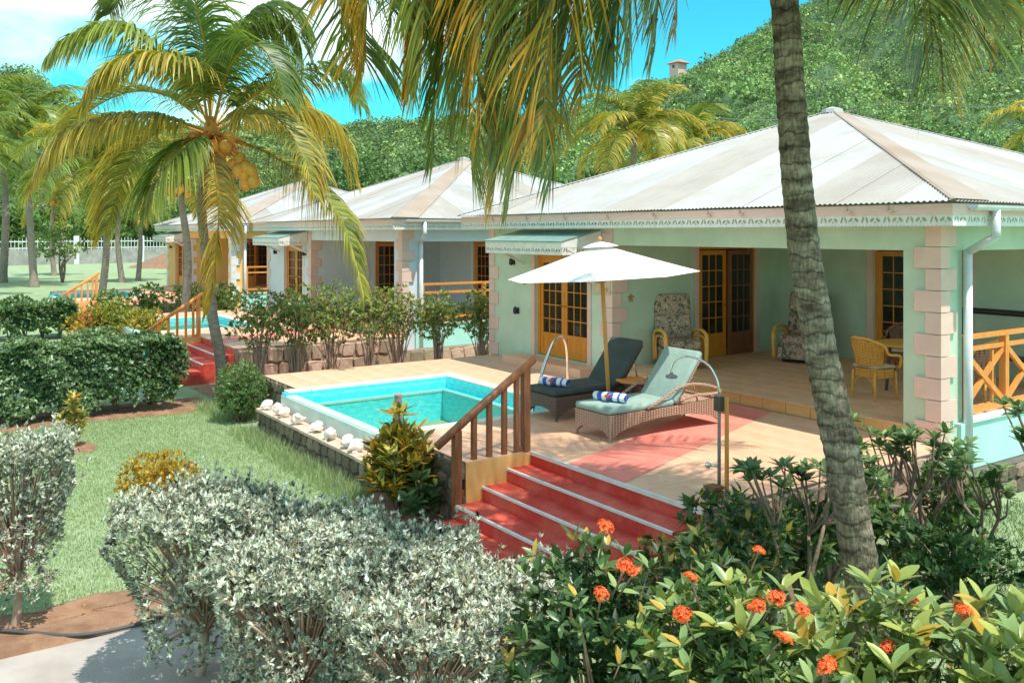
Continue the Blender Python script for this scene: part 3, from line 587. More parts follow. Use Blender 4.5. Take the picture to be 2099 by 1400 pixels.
def stones(parent,p0,p1,z0,z1,size,kind='d',rotz=0,proud=.03):
    """rubble facing on the vertical plane through p0-p1; stones stand proud towards local -Y rotated by rotz"""
    p0=Vector((*p0,0));p1=Vector((*p1,0)); L=(p1-p0).length; d=(p1-p0)/L; rows=max(1,round((z1-z0)/size)); h=(z1-z0)/rows; c=0
    for r in range(rows):
        x=-random.uniform(0,size*.5)
        while x<L:
            w=size*random.uniform(.75,1.6); xa=max(x,0); xb=min(x+w,L); x+=w
            if xb-xa<size*.35: continue
            cx=(xa+xb)/2; cz=z0+h*(r+.5); p=p0+d*cx; v=random.choice(SV[kind])
            inst('stone',v,parent,(p.x,p.y,cz),(0,random.choice((0,math.pi))*0+random.uniform(-.12,.12),rotz),((xb-xa)*.97*random.choice((1,-1)) if False else (xb-xa)*.97,proud*random.uniform(.7,1.4),h*random.uniform(.9,1.02))); c+=1
    return c

# ================================================================== terrace + pool
def build_terrace(ox,main=True,label='',plabel='',slabel='',rlabel='',wlabel=''):
    X=lambda x:x+ox
    t=MB()
    recs=[(-15.95,5.45,-14.3,10.45),(-14.3,8.4,-10.3,10.45),(-10.3,5.28,-8.62,10.45),(-8.62,6.2,-5.85,10.45)]
    for (a,b,c,d) in recs: t.box(X(a)+(.0 if a==-15.95 else 0),b,G-.1,X(c),d,-.012)
    base=t.build('terrace',M['mortarlight'] if not main else M['mortar']); tag(base,label,kind='structure')
    gm=MB()
    for (a,b,c,d) in recs: gm.add([(X(a)+.004,b+.004,-.0095),(X(c)-.004,b+.004,-.0095),(X(c)-.004,d-.004,-.0095),(X(a)+.004,d-.004,-.0095)],[(0,1,2,3)])
    gm.build('grout_bed',M['grout'],base)
    if main: tiles(base,[(X(a),b,X(c),d) for a,b,c,d in recs],.41,.009,0,M['tile'])
    else:
        tm=MB()
        for (a,b,c,d) in recs: tm.box(X(a)+.002,b+.002,-.011,X(c)-.002,d-.002,0)
        tm.build('tile_surface',M['tile'],base)
    # painted red runner from steps to veranda
    r=MB(); r.box(X(-7.86),6.21,0,X(-6.95),6.2101,.001) if False else None
    r.add([(X(-7.88),6.2,.004),(X(-6.95),6.2,.004),(X(-8.5),10.42,.004),(X(-9.45),10.42,.004)],[(0,1,2,3)])
    r.build('painted_runner',M['runner'],base)
    if main:
        e=MB(); e.box(X(-8.62),6.172,-.04,X(-5.85),6.2,.002); e.build('edge_strip',M['white'],base)
    # pool
    p=thing('swimming_pool',plabel,'pool',(X(-12.3),6.8,G),None)
    b=MB(); x0,x1,y0,y1=X(-14.05),X(-10.5),5.32,8.2; D=-.78
    b.box(x0,y0,D-.1,x1,y1,D)
    b.box(x0-.2,y0-.14,D-.1,x0,y1+.2,-.03); b.box(x1,y0-.14,D-.1,x1+.2,y1+.2,-.03); b.box(x0,y1,D-.1,x1,y1+.2,-.03); b.box(x0,y0-.12,D-.1,x1,y0,-.09)
    b.build('basin',M['pooltile'],p)
    s=MB(); s.box(x0+.002,y0+.002,D,x0+.18,y1-.18,-.22); s.box(x0+.002,y1-.18,D,x1-.002,y1-.002,-.222); s.build('bench',M['pooltile'],p)
    l=MB(); l.box(x0+.14,y0+.004,-.245,x0+.19,y1-.19,-.208); l.box(x0+.14,y1-.19,-.245,x1-.004,y1-.14,-.209); l.build('bench_edge',M['poolrim'],p)
    c=MB(); c.box(x0,y0-.13,-.09,x1,y0+.03,-.058); c.build('infinity_edge',M['poolrim'],p)
    c=MB(); c.box(x0-.21,y0-.155,G,x1+.21,y0-.125,-.075); c.build('weir_wall',M['weir'],p)
    cop=tile_mesh(.39,.2,.03,M['cream']); cop2=tile_mesh(.2,.39,.03,M['cream'])
    if main:
        for i in range(9): inst('coping_stone',cop,p,(x0+.2+.394*i,y1+.1,.006))
        for i in range(8):
            inst('coping_stone',cop2,p,(x0-.12,y0-.0+.4*i+.1,.006)); inst('coping_stone',cop2,p,(x1+.1,y0+.4*i+.1,.006))
    else:
        c=MB(); c.box(x0-.2,y1,-.02,x1+.2,y1+.2,.006); c.box(x0-.2,y0,-.02,x0,y1,.006); c.box(x1,y0,-.02,x1+.2,y1,.006); c.build('coping',M['cream'],p)
    nw=40; wv=[]; 
    wm=MB(); wm.add([(x0,y0,-.052),(x1,y0,-.052),(x1,y1,-.052),(x0,y1,-.052)],[(0,1,2,3)]); wm.build('water',M['water'],p)
    # shell ledge and its stone wall
    w=thing('shell_ledge_wall',wlabel,'stone wall',(X(-12.4),4.9,G))
    MB().box(X(-14.65),4.93,G-.1,X(-10.35),5.16,-.37).build('core',M['mortar'],w)
    if main:
        n=11
        for i in range(n): 
            a=X(-14.68)+4.35*i/n; inst('capstone',tile_mesh(4.35/n-.012,.30,.045,M['flag']),w,(a+4.35/n/2,5.03,-.325+random.uniform(-.004,.004)))
        stones(w,(X(-14.65),4.93),(X(-10.35),4.93),G,-.365,.19,'d',0,.035)
    else: MB().box(X(-14.68),4.88,-.37,X(-10.33),5.17,-.325).build('cap',M['flag'],w)
    # facing stones of the terrace itself
    if main:
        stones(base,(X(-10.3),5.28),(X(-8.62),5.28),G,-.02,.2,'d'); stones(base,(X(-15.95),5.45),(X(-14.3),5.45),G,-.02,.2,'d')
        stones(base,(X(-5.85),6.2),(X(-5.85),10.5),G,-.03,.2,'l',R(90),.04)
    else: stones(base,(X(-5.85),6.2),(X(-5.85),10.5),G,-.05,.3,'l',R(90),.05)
    # plain rendered side of terrace beside steps
    MB().box(X(-8.62),5.28,G,X(-8.6),6.2,-.012).build('rendered_side',M['riser_tile'],base)
    # steps
    st=thing('garden_steps',slabel,'steps',(X(-7.25),5.5,G),None)
    for i in range(1,5):
        z=-.155*i; ya=6.2-.35*i
        s_=MB().box(X(-8.6),ya,G-.02,X(-5.9),ya+.35,z).build('step',M['red'],st)
        nz=MB().box(X(-8.6),ya-.012,z-.022,X(-5.9),ya+.02,z+.004).build('nosing',M['white'],s_)
    MB().box(X(-8.6),6.188,-.155,X(-5.9),6.199,-.045).build('riser',M['red'],st)
    # railing
    rl=thing('stair_railing',rlabel,'railing',(X(-8.66),5.6,G)); wm_=M['woodred'] if main else M['woodor']; xr=X(-8.66)
    def slope(y): return .36+(y-5.19)*.65
    MB().box(xr-.045,6.10,-.74 if False else -.1,xr+.045,6.19,1.0).build('post',wm_,rl)
    MB().box(xr-.045,5.145,G,xr+.045,5.235,slope(5.19)).build('post',wm_,rl)
    for y in (5.42,5.63,5.84): MB().box(xr-.028,y-.028,-.46+(y-5.19)*.48,xr+.028,y+.028,slope(y)).build('baluster',wm_,rl)
    MB().box(xr-.028,5.99,-.12,xr+.028,6.045,slope(6.02)).build('baluster',wm_,rl)
    MB().tube([(xr,4.93,slope(4.93)+.02),(xr,5.4,slope(5.4)+.03),(xr,6.27,slope(6.27)+.02)],[.047,.05,.047],10).build('handrail',wm_,rl,True)
    MB().bar((xr,5.19,-.42),(xr,6.12,.02),.05,.11).build('bottom_rail',wm_,rl)
    return base,p
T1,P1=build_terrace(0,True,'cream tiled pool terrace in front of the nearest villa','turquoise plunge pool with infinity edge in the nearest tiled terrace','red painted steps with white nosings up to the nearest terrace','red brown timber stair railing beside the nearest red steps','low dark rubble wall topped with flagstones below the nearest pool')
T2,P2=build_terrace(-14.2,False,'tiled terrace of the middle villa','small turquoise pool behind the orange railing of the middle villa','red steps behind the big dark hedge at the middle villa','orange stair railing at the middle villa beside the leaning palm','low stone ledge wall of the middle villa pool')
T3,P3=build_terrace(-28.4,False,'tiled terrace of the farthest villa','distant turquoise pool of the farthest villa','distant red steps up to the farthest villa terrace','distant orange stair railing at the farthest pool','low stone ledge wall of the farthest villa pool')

# ================================================================== fretwork unit
def ell(cx,cy,a,b,rot=0,n=9): 
    c,s=math.cos(rot),math.sin(rot); return [(cx+a*math.cos(2*math.pi*i/n)*c-b*math.sin(2*math.pi*i/n)*s, cy+a*math.cos(2*math.pi*i/n)*s+b*math.sin(2*math.pi*i/n)*c) for i in range(n)]
def fret(h=.15,w=.30):
    sc=6; pts=[(0,h),(0,.025)]
    for i in range(sc):
        for j in range(1,6):
            a=math.pi*j/5; pts.append((w*i/sc+w/sc*.5*(1-math.cos(a)),.025-.022*math.sin(a) if j<5 else .025))
    pts.append((w,h))
    holes=[ell(.045,h*.58,.045,.017,R(72)),ell(.100,h*.58,.045,.017,R(108)),ell(.172,h*.58,.038,.022,R(38)),ell(.254,h*.58,.038,.022,R(-38)),ell(.213,h*.40,.014,.014,0,6)]
    return pts,holes
FRO,FRH=fret()
def fret_mesh(axis):
    mb=MB()
    fn=(lambda u,v,d:(u,d,v)) if axis=='x' else (lambda u,v,d:(d,u,v))
    mb.poly(FRO,FRH,fn,-.008,.008); return mb.mesh('fretwork_panel',M['white'])
FMX,FMY=fret_mesh('x'),fret_mesh('y')
def fretrun(parent,x,y,z,L,axis):
    n=max(1,round(L/.30)); s=L/n
    for i in range(n):
        p=(x+s*i,y,z) if axis=='x' else (x,y+s*i,z)
        inst('fretwork_panel',FMX if axis=='x' else FMY,parent,p,None,(s/.3,1,1) if axis=='x' else (1,s/.3,1))

# ================================================================== doors
def pane_mesh(w,h):
    k=('p',round(w,3),round(h,3))
    if k not in tile_meshes:
        mb=MB(); mb.box(-w/2,-.004,-h/2,w/2,.004,h/2); tile_meshes[k]=mb.mesh('glass_pane',M['glass'])
    return tile_meshes[k]
def door_leaf(parent,w,h,cols,rows,loc,rot,mt,label=None,archfn=None,curtain=False):
    """leaf in its own frame: x 0..w, z 0..h ; loc hinge, rot about z"""
    o_=MB(); s=.085; bz=.38; tp=.09
    o_.box(0,-.022,0,s,.022,h); o_.box(w-s,-.022,0,w,.022,h); o_.box(s,-.022,0,w-s,.022,.12); o_.box(s,-.02,bz,w-s,.02,bz+.07); o_.box(s,-.022,h-tp,w-s,.022,h)
    o_.box(s,-.010,.12,w-s,.010,bz); o_.box(s+.04,-.016,.16,w-s-.04,.016,bz-.04)
    gx0,gx1,gz0,gz1=s,w-s,bz+.07,h-tp; pw=(gx1-gx0)/cols; ph=(gz1-gz0)/rows
    for i in range(1,cols): o_.box(gx0+pw*i-.009,-.015,gz0,gx0+pw*i+.009,.015,gz1)
    for j in range(1,rows): o_.box(gx0,-.017,gz0+ph*j-.009,gx1,.017,gz0+ph*j+.009)
    me=o_.mesh('door_leaf',mt); o=bpy.data.objects.new('door_leaf',me); place(o,parent,loc); o.rotation_euler=(0,0,rot)
    if label: o['label']=label
    def child(name,me,l):
        c=bpy.data.objects.new(name,me); scene.collection.objects.link(c); c.parent=o; c.location=l; ORG[c]=Vector((0,0,0)); return c
    for i in range(cols):
        for j in range(rows): child('glass_pane',pane_mesh(pw-.016,ph-.016),(gx0+pw*(i+.5),0,gz0+ph*(j+.5)))
    hm=MB(); hm.tube([(w-.045,-.02,1.0),(w-.045,-.07,1.0),(w-.12,-.07,1.0)],.009,6); child('handle',hm.mesh('handle',M['dark']),(0,0,0))
    if curtain:
        cm=MB(); n=24; vs=[]
        for i in range(n+1):
            x=s+(w*.55-s)*i/n; y=.12+.02*math.sin(i*1.5); vs+=[(x,y,.2),(x,y,h-.1)]
        cm.add(vs,[(2*i,2*i+2,2*i+3,2*i+1) for i in range(n)]); child('curtain',cm.mesh('curtain',M['curtain']),(0,0,0))
    return o

# ================================================================== house
def corr_face(parent,A,B,apex,nsheet,mt,lift=0,flat=False,name='roof_sheet'):
    A=Vector(A);B=Vector(B);apex=Vector(apex); e=(B-A); L=e.length; e/=L
    m=(A+B)/2; up=(apex-m); H=up.length; up/=H; nr=e.cross(up).normalized()
    if nr.z<0: nr=-nr
    for i in range(nsheet):
        s0=L*i/nsheet; s1=L*(i+1)/nsheet; k=max(2,round((s1-s0)/(.019 if not flat else .4))); vs=[]; 
        ss=[s0+(s1-s0)*j/k for j in range(k+1)]
        if s0<L/2<s1: ss=sorted(set(ss+[L/2]))
        for s in ss:
            t=min(s,L-s)/(L/2); off=(0 if flat else .011*math.cos(2*math.pi*s/.076))+(.004 if i%2 else 0)+lift
            for q in (0,max(t,.0005)): vs.append(A+e*s+up*(H*q)+nr*off)
        k=len(ss)-1
        mb=MB(); mb.add(vs,[(2*j,2*j+2,2*j+3,2*j+1) for j in range(k)]); mb.build(name,(M['roofb'] if mt is M['roof'] and i%5 in (1,2) else mt),parent,True)
def build_house(ox,pal,main,label,glabel=''):
    X=lambda x:x+ox
    W,WS,Q,WD=pal['wall'],pal['side'],pal['quoin'],pal['door']
    h=thing('villa',label,'house',(X(-11),15.3,G))
    F=.18; TOP=2.8
    # floor slab
    MB().box(X(-16.05),10.52,G-.05,X(-5.98),20.1,F-.012).build('floor_slab',W,h)
    vf=MB().box(X(-12.1),10.47,F-.011,X(-5.99),15.1,F-.009).build('veranda_floor',M['grout'],h)
    if main:
        tiles(vf,[(X(-12.1),10.46,X(-6.5),15.1),(X(-6.5),11.05,X(-6.0),15.1)],.41,.008,F,M['vtile'])
        for i in range(14): inst('riser_tile',RT,vf,(X(-12.1)+.4214*(i+.5)-.0,10.50,F-.0875))
    else: MB().box(X(-12.1),10.46,F-.009,X(-6.0),15.1,F).build('tile_surface',M['vtile'],vf)
    MB().box(X(-12.1),10.5,-.02,X(-6.2),10.519,F-.012).build('veranda_riser',M['riser_tile'] if not main else M['grout'],h)
    # left room front wall with arched opening
    w=MB(); x0,x1=-14.45,-12.78; xm=(x0+x1)/2; hw=(x1-x0)/2
    arch=[(x1,2.2)]+[(xm+hw*math.cos(math.pi*i/14),2.2+.33*math.sin(math.pi*i/14)) for i in range(1,14)]+[(x0,2.2)]
    outer=[(-16.1,-.02),(x0,-.02),(x0,2.2)]+arch[::-1][1:-1]+[(x1,2.2),(x1,-.02),(-12.1,-.02),(-12.1,TOP),(-16.1,TOP)]
    w.poly([(X(u),v) for u,v in outer],[],lambda u,v,d:(u,d,v),10.5,10.7)
    w.build('front_wall',W,h)
    tr=MB()
    ao=[(xm+(hw+.1)*math.cos(math.pi*i/14),2.2+.43*math.sin(math.pi*i/14)) for i in range(15)]; ai=[(xm+(hw-.001)*math.cos(math.pi*i/14),2.2+.33*math.sin(math.pi*i/14)) for i in range(15)]
    op=[(x1+.1,.0)]+ao+[(x0-.1,.0),(x0+.001,.0)]+ai[::-1]+[(x1-.001,.0)]
    tr.poly([(X(u),v) for u,v in op],[],lambda u,v,d:(u,d,v),10.475,10.52); tr.build('door_surround',pal['trim'],h)
    # fanlight frame + doors
    fr_=MB(); ai2=[(xm+(hw-.07)*math.cos(math.pi*i/14),2.2+.26*math.sin(math.pi*i/14)) for i in range(15)]
    fr_.poly([(X(u),v) for u,v in [(x1,F),(x1,2.2)]+ai[1:-1]+[(x0,2.2),(x0,F),(x0+.06,F)]+ai2[::-1]+[(x1-.06,F)]],[],lambda u,v,d:(u,d,v),10.57,10.64)
    fr_.box(X(x0)+.06,10.58,2.1,X(x1)-.06,10.63,2.16); fr_.build('door_frame',WD,h)
    fp=MB(); fp.poly([(X(u),v) for u,v in ai2+[(x0+.06,2.16),(x1-.06,2.16)]],[],lambda u,v,d:(u,d,v),10.60,10.612); fp.build('fanlight',WD if not main else M['wood'],h)
    lw=hw-.065
    door_leaf(h,lw,1.92,3,5,(X(x0)+.062,10.61,F),0,WD,None,None,True)
    d2=door_leaf(h,lw,1.92,3,5,(X(x1)-.062,10.61,F),0,WD); d2.scale.x=-1
    # door step
    MB().box(X(-14.9),10.0,-.0,X(-12.4),10.47,.15).build('door_step',M['tile'],h)
    # walls of rooms
    MB().box(X(-16.1),10.702,-.02,X(-15.9),20.1,TOP).build('left_wall',W,h)
    sw=MB(); ya,yb=12.68,14.32
    outer=[(10.702,F-.02),(ya,F-.02),(ya,2.34),(yb,2.34),(yb,F-.02),(15.3,F-.02),(15.3,TOP),(10.702,TOP)]
    sw.poly(outer,[],lambda u,v,d:(d,u,v),X(-12.3),X(-12.1)); sw.build('veranda_side_wall',W,h)
    bw=MB(); xa,xb=-9.93,-8.15
    outer=[(-12.098,F-.02),(xa,F-.02),(xa,2.34),(xb,2.34),(xb,F-.02),(-6.0,F-.02),(-6.0,TOP),(-12.098,TOP)]
    bw.poly([(X(u),v) for u,v in outer],[],lambda u,v,d:(u,d,v),15.1,15.3); bw.build('veranda_back_wall',W,h)
    MB().box(X(-6.2),15.302,F,X(-6.0),20.1,TOP).box(X(-16.1),20.1,F,X(-6.0),20.3,TOP).build('rear_wall',W,h)
    MB().box(X(-15.8),15.5,F,X(-12.4),15.6,TOP).build('inner_partition',M['darkwood'],h)
    # door trims
    t=MB(); t.box(X(-12.1)-.001,ya-.12,F,X(-12.075),ya,2.34); t.box(X(-12.1)-.001,yb,F,X(-12.075),yb+.12,2.34); t.box(X(-12.1)-.001,ya-.12,2.34,X(-12.075),yb+.12,2.45)
    t.build('door_surround',pal['trim'],h)
    t=MB(); t.box(X(xa)-.14,15.075,F,X(xa),15.101,2.34); t.box(X(xb),15.075,F,X(xb)+.14,15.101,2.34); t.box(X(xa)-.14,15.075,2.34,X(xb)+.14,15.101,2.45); t.build('door_surround',pal['trim'],h)
    f=MB(); f.box(X(-12.2),ya,F,X(-12.12),ya+.06,2.34); f.box(X(-12.2),yb-.06,F,X(-12.12),yb,2.34); f.box(X(-12.2),ya+.06,2.28,X(-12.12),yb-.06,2.34); f.build('door_frame',WD,h)
    lw=(yb-ya-.12)/2
    door_leaf(h,lw,2.08,3,5,(X(-12.15),ya+.06,F),R(90),WD)
    dl=door_leaf(h,lw,2.08,3,5,(X(-12.13),yb-.06,F),R(-86),M['woodred'],'darker leaf of the veranda door' if main else None); 
    f=MB(); f.box(X(xa),15.14,F,X(xa)+.06,15.2,2.34); f.box(X(xb)-.06,15.14,F,X(xb),15.2,2.34); f.box(X(xa)+.06,15.14,2.28,X(xb)-.06,15.2,2.34); f.build('door_frame',WD,h)
    lw=(xb-xa-.12)/2
    door_leaf(h,lw,2.08,3,5,(X(xa)+.06,15.17,F),0,WD); q=door_leaf(h,lw,2.08,3,5,(X(xb)-.06,15.17,F),0,WD); q.scale.x=-1
    # beams
    MB().box(X(-12.1),10.505,2.38,X(-6.0),10.75,TOP).box(X(-6.25),10.75,2.38,X(-6.005),15.1,TOP).build('veranda_beam',W,h)
    MB().box(X(-12.1),10.75,2.66,X(-6.25),15.1,2.70).build('veranda_ceiling',M['soffit'],h)
    # corner pier
    MB().box(X(-6.5),10.52,F-.0 if False else 0,X(-6.02),11.03,2.38).build('corner_pier',W,h)
    # quoins
    def quoin(px_,py,dirs,z0=0.0,n=10,hh=.27,top=None):
        for i in range(n):
            wd=.33 if i%2==0 else .18; w2=.18 if i%2==0 else .33; z=z0+hh*i
            # block spans both faces of the corner (px_,py); dirs=(sx,sy) away from corner along x and y
            sx,sy=dirs; mb=MB()
            xa_,xb_=sorted((px_,px_+sx*wd)); ya_,yb_=sorted((py,py+sy*(w2)))
            p_=.022
            # L-shaped in plan
            cx0=px_-sx*p_; cy0=py-sy*p_
            L=[(cx0,cy0),(px_+sx*wd,cy0),(px_+sx*wd,py+sy*.004),(px_+sx*.004,py+sy*.004),(px_+sx*.004,py+sy*w2),(cx0,py+sy*w2)]
            mb.poly([(u,v) for u,v in L],[],lambda u,v,d:(u,v,d),z+.004,z+hh-.006)
            mb.build('quoin_block',Q,h)
    quoin(X(-6.0),10.5,(-1,1))
    quoin(X(-12.1),10.5,(-1,1),F)
    quoin(X(-16.1),10.5,(1,1),F-.18)
    # side base wall under veranda
    MB().box(X(-6.02),10.85,-.36,X(-5.93),20.1,F+.04).build('side_base_wall',WS,h)
    MB().box(X(-6.05),11.06,F+.04,X(-5.90),15.3,F+.085).build('sill',M['white'],h)
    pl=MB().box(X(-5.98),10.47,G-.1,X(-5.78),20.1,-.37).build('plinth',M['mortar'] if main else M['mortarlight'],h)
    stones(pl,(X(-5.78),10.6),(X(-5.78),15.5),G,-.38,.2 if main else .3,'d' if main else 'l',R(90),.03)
    # roof
    z0=2.97; a=(X(-16.6),9.95,z0);b=(X(-5.5),9.95,z0);c=(X(-5.5),20.85,z0);d=(X(-16.6),20.85,z0); ap=(X(-11.05),15.4,5.05)
    corr_face(h,a,b,ap,14,M['roof']); corr_face(h,b,c,ap,14,M['roof']); corr_face(h,c,d,ap,1,M['roof'],0,True); corr_face(h,d,a,ap,1 if not main else 14,M['roof'],0,not main)
    # hip flashings
    def hip(p,q,wd):
        p=Vector(p);q=Vector(q); mb=MB()
        for P_,Q_,o in ((p,q,1),):
            fx=Vector((-1,0,0)) if p.x>q.x else Vector((1,0,0)); fy=Vector((0,1,0)) if p.y<q.y else Vector((0,-1,0))
            lf=Vector((0,0,.028))
            mb.add([p+lf*1.3,q+lf*1.3,q+fx*0+lf*1+fx*0,p+fx*wd[0]+lf,],[(0,3,1)])
            mb.add([p+lf*1.3,q+lf*1.3,p+fy*wd[1]+lf],[(0,1,2)])
        return mb
    def strip(p,q,wx,wy):
        """bent flashing following a hip from eave corner p to apex q"""
        p=Vector(p);q=Vector(q);sx=1 if q.x>p.x else -1; sy=1 if q.y>p.y else -1; lf=Vector((0,0,.022)); mb=MB(); k=.93
        q2=p.lerp(q,k)
        ex=Vector((sx*wx,0,0)); ey=Vector((0,sy*wy,0))
        mb.add([p+lf*1.3,q+lf*1.3,q2+ex*.6+lf-Vector((0,0,0)),p+ex+lf],[(0,1,2,3)]) if wx>0 else None
        mb.add([p+lf*1.3,q+lf*1.3,q2+ey*.6+lf,p+ey+lf],[(0,1,2,3)]) if wy>0 else None
        return mb
    strip(b,ap,.06,.75).build('hip_flashing',M['hip'],h); strip(a,ap,.1,.1).build('hip_flashing',M['roof'],h)
    strip(c,ap,.12,.12).build('hip_flashing',M['roof'],h)
    MB().lathe([(.22,-.05),(.2,.03),(.02,.08)],ap,8).build('roof_cap',M['roof'],h)
    # soffit, fascias
    MB().box(X(-16.5),10.06,2.80,X(-5.6),10.5,2.815).box(X(-6.0),10.5,2.80,X(-5.6),20.7,2.815).build('soffit',M['soffit'],h)
    MB().box(X(-16.52),10.02,2.815,X(-5.58),10.055,2.945).build('front_fascia',pal['fascia'],h)
    MB().box(X(-5.615),10.055,2.815,X(-5.58),20.7,2.945).build('side_fascia',pal['fascia'],h)
    fretrun(h,X(-16.52),10.035,2.676,10.94,'x'); fretrun(h,X(-5.60),10.06,2.676,6.0,'y')
    if main:
        for x in (-15.3,-14.1,-12.9,-11.7,-10.55,-9.37,-8.75,-7.75,-6.98,-6.4):
            m=MB(); m.bar((X(x),10.015,2.935),(X(x),10.005,2.865),.03,.012,(0,1,0)); m.bar((X(x),10.01,2.865),(X(x)+.09,9.97,2.862),.022,.03); m.build('gutter_bracket',M['brown'] if False else M['pink'],h)
    # gutter and downpipe on the right eave
    gx=X(-5.52); m=MB(); pr=[(gx+.065*math.cos(t_),2.93+.065*math.sin(t_)) for t_ in [math.pi+math.pi*i/8 for i in range(9)]]
    pr2=[(gx+.055*math.cos(t_),2.93+.055*math.sin(t_)) for t_ in [2*math.pi-math.pi*i/8 for i in range(9)]]
    m.poly(pr+pr2,[],lambda u,v,dd:(u,dd,v),10.35,20.6); m.build('gutter',M['galv'],h)
    m=MB(); m.tube([(gx,10.88,2.90),(gx,10.88,2.62),(gx,10.88,2.55)],.052,12); m.tube([(gx,10.88,2.56),(X(-5.93),11.0,2.36)],.05,12); m.tube([(X(-5.93),11.0,2.38),(X(-5.92),11.0,-.6)],.055,12)
    m.build('downpipe',M['galv'],h,True)
    # awning over the arched door
    ax0,ax1=-14.85,-12.35; aw=MB(); 
    cv=MB()
    for i in range(4):
        u0=ax0+(ax1-ax0)*i/4; u1=ax0+(ax1-ax0)*(i+1)/4-.01
        MB().add([(X(u0),10.44,2.665),(X(u1),10.44,2.665),(X(u1),9.52,2.455),(X(u0),9.52,2.455),(X(u0),10.44,2.645),(X(u1),10.44,2.645),(X(u1),9.52,2.435),(X(u0),9.52,2.435)],[(0,1,2,3),(7,6,5,4),(0,4,5,1),(1,5,6,2),(2,6,7,3),(3,7,4,0)]).build('awning_sheet',M['awnt'],h)
    aw.box(X(ax0)+.02,9.55,2.34,X(ax1)-.02,9.585,2.432); 
    for sx in (ax0+.02,ax1-.05): aw.add([(X(sx),9.59,2.34),(X(sx)+.03,9.59,2.34),(X(sx)+.03,10.47,2.34),(X(sx),10.47,2.34),(X(sx),9.59,2.44),(X(sx)+.03,9.59,2.44),(X(sx)+.03,10.47,2.64),(X(sx),10.47,2.64)],[(0,3,2,1),(4,5,6,7),(0,1,5,4),(1,2,6,5),(2,3,7,6),(3,0,4,7)])
    aw.bar((X(ax1)-.04,9.7,2.33),(X(ax1)-.04,10.46,1.98),.04,.05); aw.bar((X(ax0)+.04,9.7,2.33),(X(ax0)+.04,10.46,1.98),.04,.05)
    aw.build('awning_frame',M['white'],h)
    fretrun(h,X(ax0)+.02,9.565,2.20,2.44,'x'); fretrun(h,X(ax1)-.035,9.58,2.20,.9,'y'); fretrun(h,X(ax0)+.035,9.58,2.20,.9,'y')
    # wall lamps
    for (lx,lz) in ((-15.2,2.0),(-15.05,1.0),) if main else ((-15.2,1.95),(-12.55,1.95)):
        m=MB(); m.box(X(lx)-.04,10.47,lz-.06,X(lx)+.04,10.5,lz+.06); m.lathe([(.02,-.07),(.045,-.03),(.04,.05),(.01,.09)],(X(lx),10.42,lz),8); m.build('wall_lamp',M['dark'],h,True)
    # veranda side railing
    return h
RT=MB().box(-.205,-.012,-.085,.205,.0,.0845).mesh('riser_tile',M['riser_tile'])
pal1=dict(wall=M['mint'],side=M['mintside'],quoin=M['pink'],door=M['wood'],trim=M['pink'],fascia=M['pinkfascia'])
pal2=dict(wall=M['lav'],side=M['lavside'],quoin=M['pink'],door=M['woodor'],trim=M['wquoin'],fascia=M['pinkfascia'])
pal3=dict(wall=M['orangew'],side=M['lavside'],quoin=M['wquoin'],door=M['woodor'],trim=M['pink'],fascia=M['wquoin'])
H1=build_house(0,pal1,True,'nearest villa with mint green walls and white hipped metal roof')
H2=build_house(-14.2,pal2,False,'middle villa with lavender walls and orange doors under white roof')
H3=build_house(-28.4,pal3,False,'farthest villa with apricot orange walls under a white roof')
# house names & ornaments on the nearest villa
pq=MB().box(-12.60,10.462,1.48,-12.12,10.482,1.84).build('name_plaque',M['plaque'],H1)
for txt,x,z,s in (('Ca',-12.57,1.68,.15),('ny',-12.33,1.54,.16)):
    cu=bpy.data.curves.new('t','FONT'); cu.body=txt; cu.size=s; cu.extrude=.002; cu.shear=.3
    to=bpy.data.objects.new('t',cu); scene.collection.objects.link(to); bpy.context.view_layer.update()
    me=bpy.data.meshes.new_from_object(to.evaluated_get(bpy.context.evaluated_depsgraph_get())); scene.collection.objects.unlink(to); bpy.data.objects.remove(to)
    me.materials.clear(); me.materials.append(M['brown']); o=bpy.data.objects.new('lettering',me); place(o,pq,(x,10.459,z)); o.rotation_euler=(R(90),0,0)
m=MB()
for i in range(5):
    a=2*math.pi*i/5+.3; m.bar((-12.09,10.93,1.42),(-12.085,10.93+.07*math.cos(a),1.42+.07*math.sin(a)),.03,.02,(1,0,0))
m.build('starfish_ornament',M['brown'],H1)
m=MB()
for i in range(4): m.tube([(-7.02+.07*i,15.06,2.05),(-7.0+.07*i,15.05,2.16),(-7.02+.07*i,15.06,2.27)],.012,6)
m.bar((-7.08,15.07,2.16),(-6.75,15.07,2.16),.02,.02); m.build('iron_ornament',M['dark'],H1)

